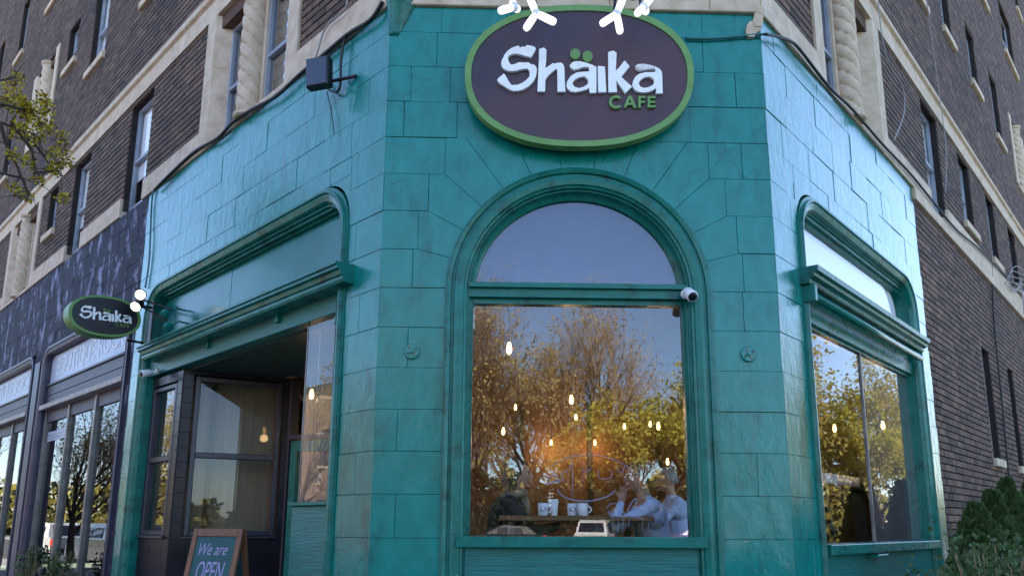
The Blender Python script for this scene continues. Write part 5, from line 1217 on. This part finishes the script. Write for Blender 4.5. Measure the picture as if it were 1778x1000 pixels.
# etched tags on the arched window pane
def tag_strokes(strokes, label, w=.011):
    m_ = MB(); O = .1165
    for st in strokes:
        P = [on(F, x/3.846+780, y/3.846+740, -O) for x, y in st[0]]; wd_ = st[1] if len(st) > 1 else w; Q = []
        for i in range(len(P)-1):
            a0, a, b, b1 = [Vector(P[j]) for j in (max(0, i-1), i, i+1, min(len(P)-1, i+2))]
            for k in range(4): t_ = k/4; Q.append(.5*((2*a)+(b-a0)*t_+(2*a0-5*a+4*b-b1)*t_*t_+(3*a-a0-3*b+b1)*t_**3))
        Q.append(Vector(P[-1])); vs = []; n = len(Q)
        for i, q_ in enumerate(Q):
            d = (Q[min(i+1, n-1)]-Q[max(i-1, 0)]); d = d.normalized() if d.length > 1e-9 else Vector((1, 0)); nn_ = Vector((-d.y, d.x))*wd_*.5*(1 if 0 < i < n-1 else .5)
            vs += [F.p(*(q_+nn_), -O), F.p(*(q_-nn_), -O), F.p(*(q_-nn_), -O-.0012), F.p(*(q_+nn_), -O-.0012)]
        m_.add(vs, [(4*i+j, 4*i+(j+1) % 4, 4*i+4+(j+1) % 4, 4*i+4+j) for i in range(n-1) for j in range(4)]+[(3, 2, 1, 0), (4*n-4, 4*n-3, 4*n-2, 4*n-1)])
    return m_.build('glass_graffiti', 'scratch', None, label=label, cat='graffiti', kind=None)
tag_strokes([([(680,270),(760,220),(850,195),(950,188),(1050,205),(1150,245),(1220,290)], .007), ([(720,420),(760,465),(830,490),(900,497),(980,490),(1060,465),(1110,425)], .012), ([(820,210),(824,330),(822,460)], .007), ([(645,390),(690,372),(740,368)], .015), ([(650,355),(700,328),(745,370)], .010), ([(690,300),(712,330),(740,370)], .009), ([(745,300),(765,375)], .009), ([(755,312),(790,290),(820,250)], .009), ([(880,285),(915,300),(950,280)], .007), ([(1000,290),(1000,345),(1080,340),(1080,290)], .006), ([(1120,280),(1150,310),(1180,250)], .007)], 'oval grey tag with letters etched across the arched window pane')
tag_strokes([([(1050,545),(1080,515),(1120,520),(1110,560),(1060,570),(1120,600),(1090,555)], .009), ([(1150,545),(1180,590),(1210,520),(1250,480),(1240,560),(1290,540),(1400,530),(1500,560),(1560,590)], .012), ([(1060,570),(1090,600),(1200,600),(1300,615)], .011)]+[([(x, y0), (x+2, y1)], .004) for x, y0, y1 in ((1090,600,690),(1130,600,705),(1160,595,715),(1200,600,690),(1290,620,705),(1330,615,690),(1420,560,640),(1480,560,700),(1560,590,730))], 'dripping grey tag etched low on the right of the arched window pane')
st_ = on(F, 846, 535, -.118); MB().box(F, -.762, -.735, 2.70, 2.885, -.1185, -.1165).build('sticker', 'paper', None, label='faded orange paper strip stuck in the top corner of the arched pane', cat='sticker')

# people: overlapping limbs fused into one skin by a voxel remesh
def ellipsoid(mb, c, r, n=16, m=12, fn=None):
    vs = []
    for i in range(m+1):
        th = math.pi*i/m
        for k in range(n):
            a = 2*math.pi*k/n; v = Vector((r[0]*math.sin(th)*math.cos(a), r[1]*math.sin(th)*math.sin(a), r[2]*math.cos(th)))
            if fn: v = fn(v)
            vs.append(Vector(c)+v)
    mb.add(vs, [(i*n+k, i*n+(k+1) % n, (i+1)*n+(k+1) % n, (i+1)*n+k) for i in range(m) for k in range(n)])
def person(head, rz, label, hair, cloth, arms, glasses=False, long_hair=False, scarf=False, size=1.):
    """head: world position of the head centre; local +x is the way the person faces"""
    Mz = Matrix.Rotation(rz, 3, 'Z'); hz = head.z-FLZ; base = Vector((head.x, head.y, FLZ))-Mz @ Vector((.12, 0, 0)); dz = hz-1.20
    t = thing('person', label, 'person', base); mb = MB(); H = Vector((.12, 0, 1.20+dz))
    def J(x, y, z): return Vector((x, y, z+dz))
    mb.tube([J(-.03, 0, .42), J(-.02, 0, .52), J(.0, 0, .68), J(.04, 0, .86), J(.06, 0, .97), J(.07, 0, 1.03)], [.13, .155, .14, .15, .13, .07], 14)
    for sg in (-1, 1): ellipsoid(mb, J(.03, sg*.10, .90), (.11, .11, .12)); ellipsoid(mb, J(.05, sg*.165, .965), (.068, .068, .065))
    mb.tube([J(.06, 0, .98), J(.085, 0, 1.08), J(.105, 0, 1.15)], [.065, .054, .056], 10)
    def jaw(v):
        f = max(0, -v.z)/.12; v = Vector(v); v.y *= 1-.28*f; v.x = v.x*(1-.12*f)+.018*f; return v
    ellipsoid(mb, H, (.098, .076, .122), 20, 16, jaw)
    mb.tube([H+Vector((.088, 0, .025)), H+Vector((.108, 0, -.005)), H+Vector((.120, 0, -.025)), H+Vector((.098, 0, -.035))], [.011, .013, .015, .011], 8)
    mb.tube([H+Vector((.094, -.022, -.058)), H+Vector((.103, 0, -.058)), H+Vector((.094, .022, -.058))], [.006, .009, .006], 6); mb.tube([H+Vector((.085, -.018, -.098)), H+Vector((.093, 0, -.1)), H+Vector((.085, .018, -.098))], .014, 6)
    mb.tube([H+Vector((.086, -.03, .03)), H+Vector((.094, 0, .034)), H+Vector((.086, .03, .03))], .011, 6)
    for sg in (-1, 1): ellipsoid(mb, H+Vector((-.005, sg*.077, -.008)), (.02, .010, .033), 8, 8)
    wr = []
    for sg, (el, wrp, hd_) in zip((-1, 1), arms):
        s0 = J(.05, sg*.175, .955); e, w_ = J(*el), J(*wrp); hd2 = Vector(hd_).normalized(); wr.append((w_, hd2))
        mb.tube([s0, s0+(e-s0)*.5, e], [.058, .052, .045], 10); mb.tube([e, e+(w_-e)*.4, w_], [.046, .042, .028], 10)
        sd_ = hd2.cross(Vector((0, 1, 0))); sd_ = sd_.normalized() if sd_.length > .2 else Vector((0, 0, 1)); dn = hd2.cross(sd_)
        mb.tube([w_, w_+hd2*.04, w_+hd2*.085], [.027, .036, .034], 8)
        for f in range(4):
            o = sd_*(-.027+.018*f); L_ = (.062, .072, .068, .052)[f]; b = w_+hd2*.08+o; mb.tube([b, b+hd2*L_*.5+dn*.006, b+hd2*L_*.8+dn*.024, b+hd2*L_*.9+dn*.042], [.0095, .009, .0085, .007], 6)
        b = w_+hd2*.025-sd_*.028; mb.tube([b, b+hd2*.03-sd_*.022+dn*.012, b+hd2*.058-sd_*.024+dn*.026], [.012, .0105, .008], 6)
    for sg in (-1, 1):
        kn = J(.44, sg*.12, .50); an = Vector((.42, sg*.12, .09)); mb.tube([J(-.0, sg*.09, .46), J(.2, sg*.105, .49), kn, (kn+an)/2+Vector((-.02, 0, 0)), an], [.095, .085, .062, .056, .04], 10); mb.tube([an+Vector((-.03, 0, -.04)), an+Vector((.08, 0, -.05)), an+Vector((.17, 0, -.06))], [.04, .04, .028], 8)
    me = bpy.data.meshes.new('b'); me.from_pydata([tuple(v) for v in mb.v], [], mb.f); bm = bmesh.new(); bm.from_mesh(me); bmesh.ops.recalc_face_normals(bm, faces=bm.faces); bm.to_mesh(me); bm.free()
    ob = bpy.data.objects.new('b', me); COL.objects.link(ob); md = ob.modifiers.new('r', 'REMESH'); md.mode = 'VOXEL'; md.voxel_size = .0085; sm = ob.modifiers.new('s', 'SMOOTH'); sm.factor = .5; sm.iterations = 2
    dg = bpy.context.evaluated_depsgraph_get(); me2 = bpy.data.meshes.new_from_object(ob.evaluated_get(dg)); bpy.data.objects.remove(ob)
    me2.materials.clear()
    for m_ in ('skin', cloth, 'jeans', 'black'): me2.materials.append(MATS[m_])
    mi = []
    for p_ in me2.polygons:
        c = p_.center
        if (c-H).length < .16 and c.z > H.z-.135 or (c.z > 1.05+dz and abs(c.y) < .062): k = 0
        elif any((c-w_).dot(h_) > -.005 and (c-w_).length < .2 for w_, h_ in wr): k = 0
        elif c.z < .075: k = 3
        elif c.z < .60+dz and c.x > -.2 and not any((c-w_).length < .25 for w_, h_ in wr): k = 2
        else: k = 1
        mi.append(k)
    me2.polygons.foreach_set('material_index', mi); me2.polygons.foreach_set('use_smooth', [True]*len(mi))
    bd = bpy.data.objects.new('body', me2); COL.objects.link(bd); bd.parent = t; bd['_o'] = tuple(base)
    hm_ = MB(); rh = random.Random(3)
    def hf(v):
        v = Vector(v); n_ = 1+.05*math.sin(v.x*90+v.z*40)+.05*math.sin(v.y*80-v.z*60); v *= n_
        if v.x > .035 and v.z < .055: v.x = .035+(v.x-.035)*.12               # hairline above the brow
        if not long_hair and v.z < -.03: v.z = -.03+(v.z+.03)*.5; v.x = min(v.x, -.01); v *= .97
        if long_hair and v.z < -.02: v.z *= 1.55; v.x = v.x*.8-.03
        if not long_hair and abs(v.y) > .05 and v.z < .0: v.x = min(v.x, -.02)
        return v
    ellipsoid(hm_, H+Vector((-.012, 0, .016)), (.112, .092, .125), 28, 20, hf); ho = hm_
    def child(mb_, nm, m_, sm_=True):
        me3 = bpy.data.meshes.new(nm); me3.from_pydata([tuple(v) for v in mb_.v], [], mb_.f); bm = bmesh.new(); bm.from_mesh(me3); bmesh.ops.recalc_face_normals(bm, faces=bm.faces); bm.to_mesh(me3); bm.free(); me3.materials.append(MATS[m_])
        if sm_: me3.polygons.foreach_set('use_smooth', [True]*len(me3.polygons))
        o = bpy.data.objects.new(nm, me3); COL.objects.link(o); o.parent = t; o['_o'] = tuple(base)
    child(ho, 'hair', hair)
    for sg in (-1, 1):
        e = MB(); ellipsoid(e, H+Vector((.082, sg*.031, .012)), (.012, .013, .009), 10, 8); child(e, 'eye', 'lens')
    if glasses:
        g = MB()
        for sg in (-1, 1): g.tube([H+Vector((.102, sg*.034+.026*math.cos(a*math.pi/6), .012+.02*math.sin(a*math.pi/6))) for a in range(13)], .0028, 5); g.tube([H+Vector((.102, sg*.06, .014)), H+Vector((.0, sg*.085, .012))], .0028, 5)
        g.tube([H+Vector((.102, -.008, .016)), H+Vector((.102, .008, .016))], .0028, 5); child(g, 'glasses', 'alu')
    if scarf:
        g = MB(); g.tube([J(.09+.085*math.cos(a*math.pi/8), .085*math.sin(a*math.pi/8), 1.035+.02*math.cos(a*math.pi/8)) for a in range(17)], .032, 10); g.tube([J(.17, .02, 1.02), J(.19, .03, .93), J(.18, .03, .85)], [.035, .04, .03], 8); child(g, 'scarf', 'cloth_beige')
    t.rotation_euler = (0, 0, rz)
    stl = thing('cafe_stool', 'wooden stool under the person '+' '.join(label.split()[1:9]), 'stool', base)
    MB().lathe([(.001, 0), (.17, 0), (.17, .03), (.001, .03)], base+Vector((0, 0, .28+dz)), (0, 0, 1), 18).build('seat', 'table_wood', stl)
    for a in range(4): c_ = Vector((math.cos(a*1.571+.78), math.sin(a*1.571+.78), 0)); MB().tube([base+c_*.13+Vector((0, 0, .281+dz)), base+c_*.17], .013, 6).build('leg', 'black', stl)
    return t
person(at_y(899, 823, .90), 0, 'person with dark shoulder-length hair and beige scarf leaning towards the mugs', 'hair_dark', 'cloth_black', (((.26, -.2, .74), (.45, -.12, .80), (1, .2, 0)), ((.26, .2, .74), (.45, .1, .80), (1, -.2, 0))), long_hair=True, scarf=True)
person(at_y(1108, 828, .86), math.pi, 'person in a pale blue shirt and glasses resting a hand on the chin', 'hair_dark', 'cloth_blue', (((.30, -.2, .76), (.47, -.1, .80), (1, .2, 0)), ((.36, .16, .80), (.27, .06, 1.00), (-.25, -.25, .9))), glasses=True)
person(at_y(1157, 834, 2.6), math.pi, 'grey-haired person in a light top sitting further back behind the bespectacled one', 'hair_grey', 'cloth_blue', (((.26, -.2, .74), (.45, -.12, .80), (1, .2, 0)), ((.26, .2, .74), (.45, .1, .80), (1, -.2, 0))))
for o in bpy.data.objects:
    if '_o' in o: del o['_o']
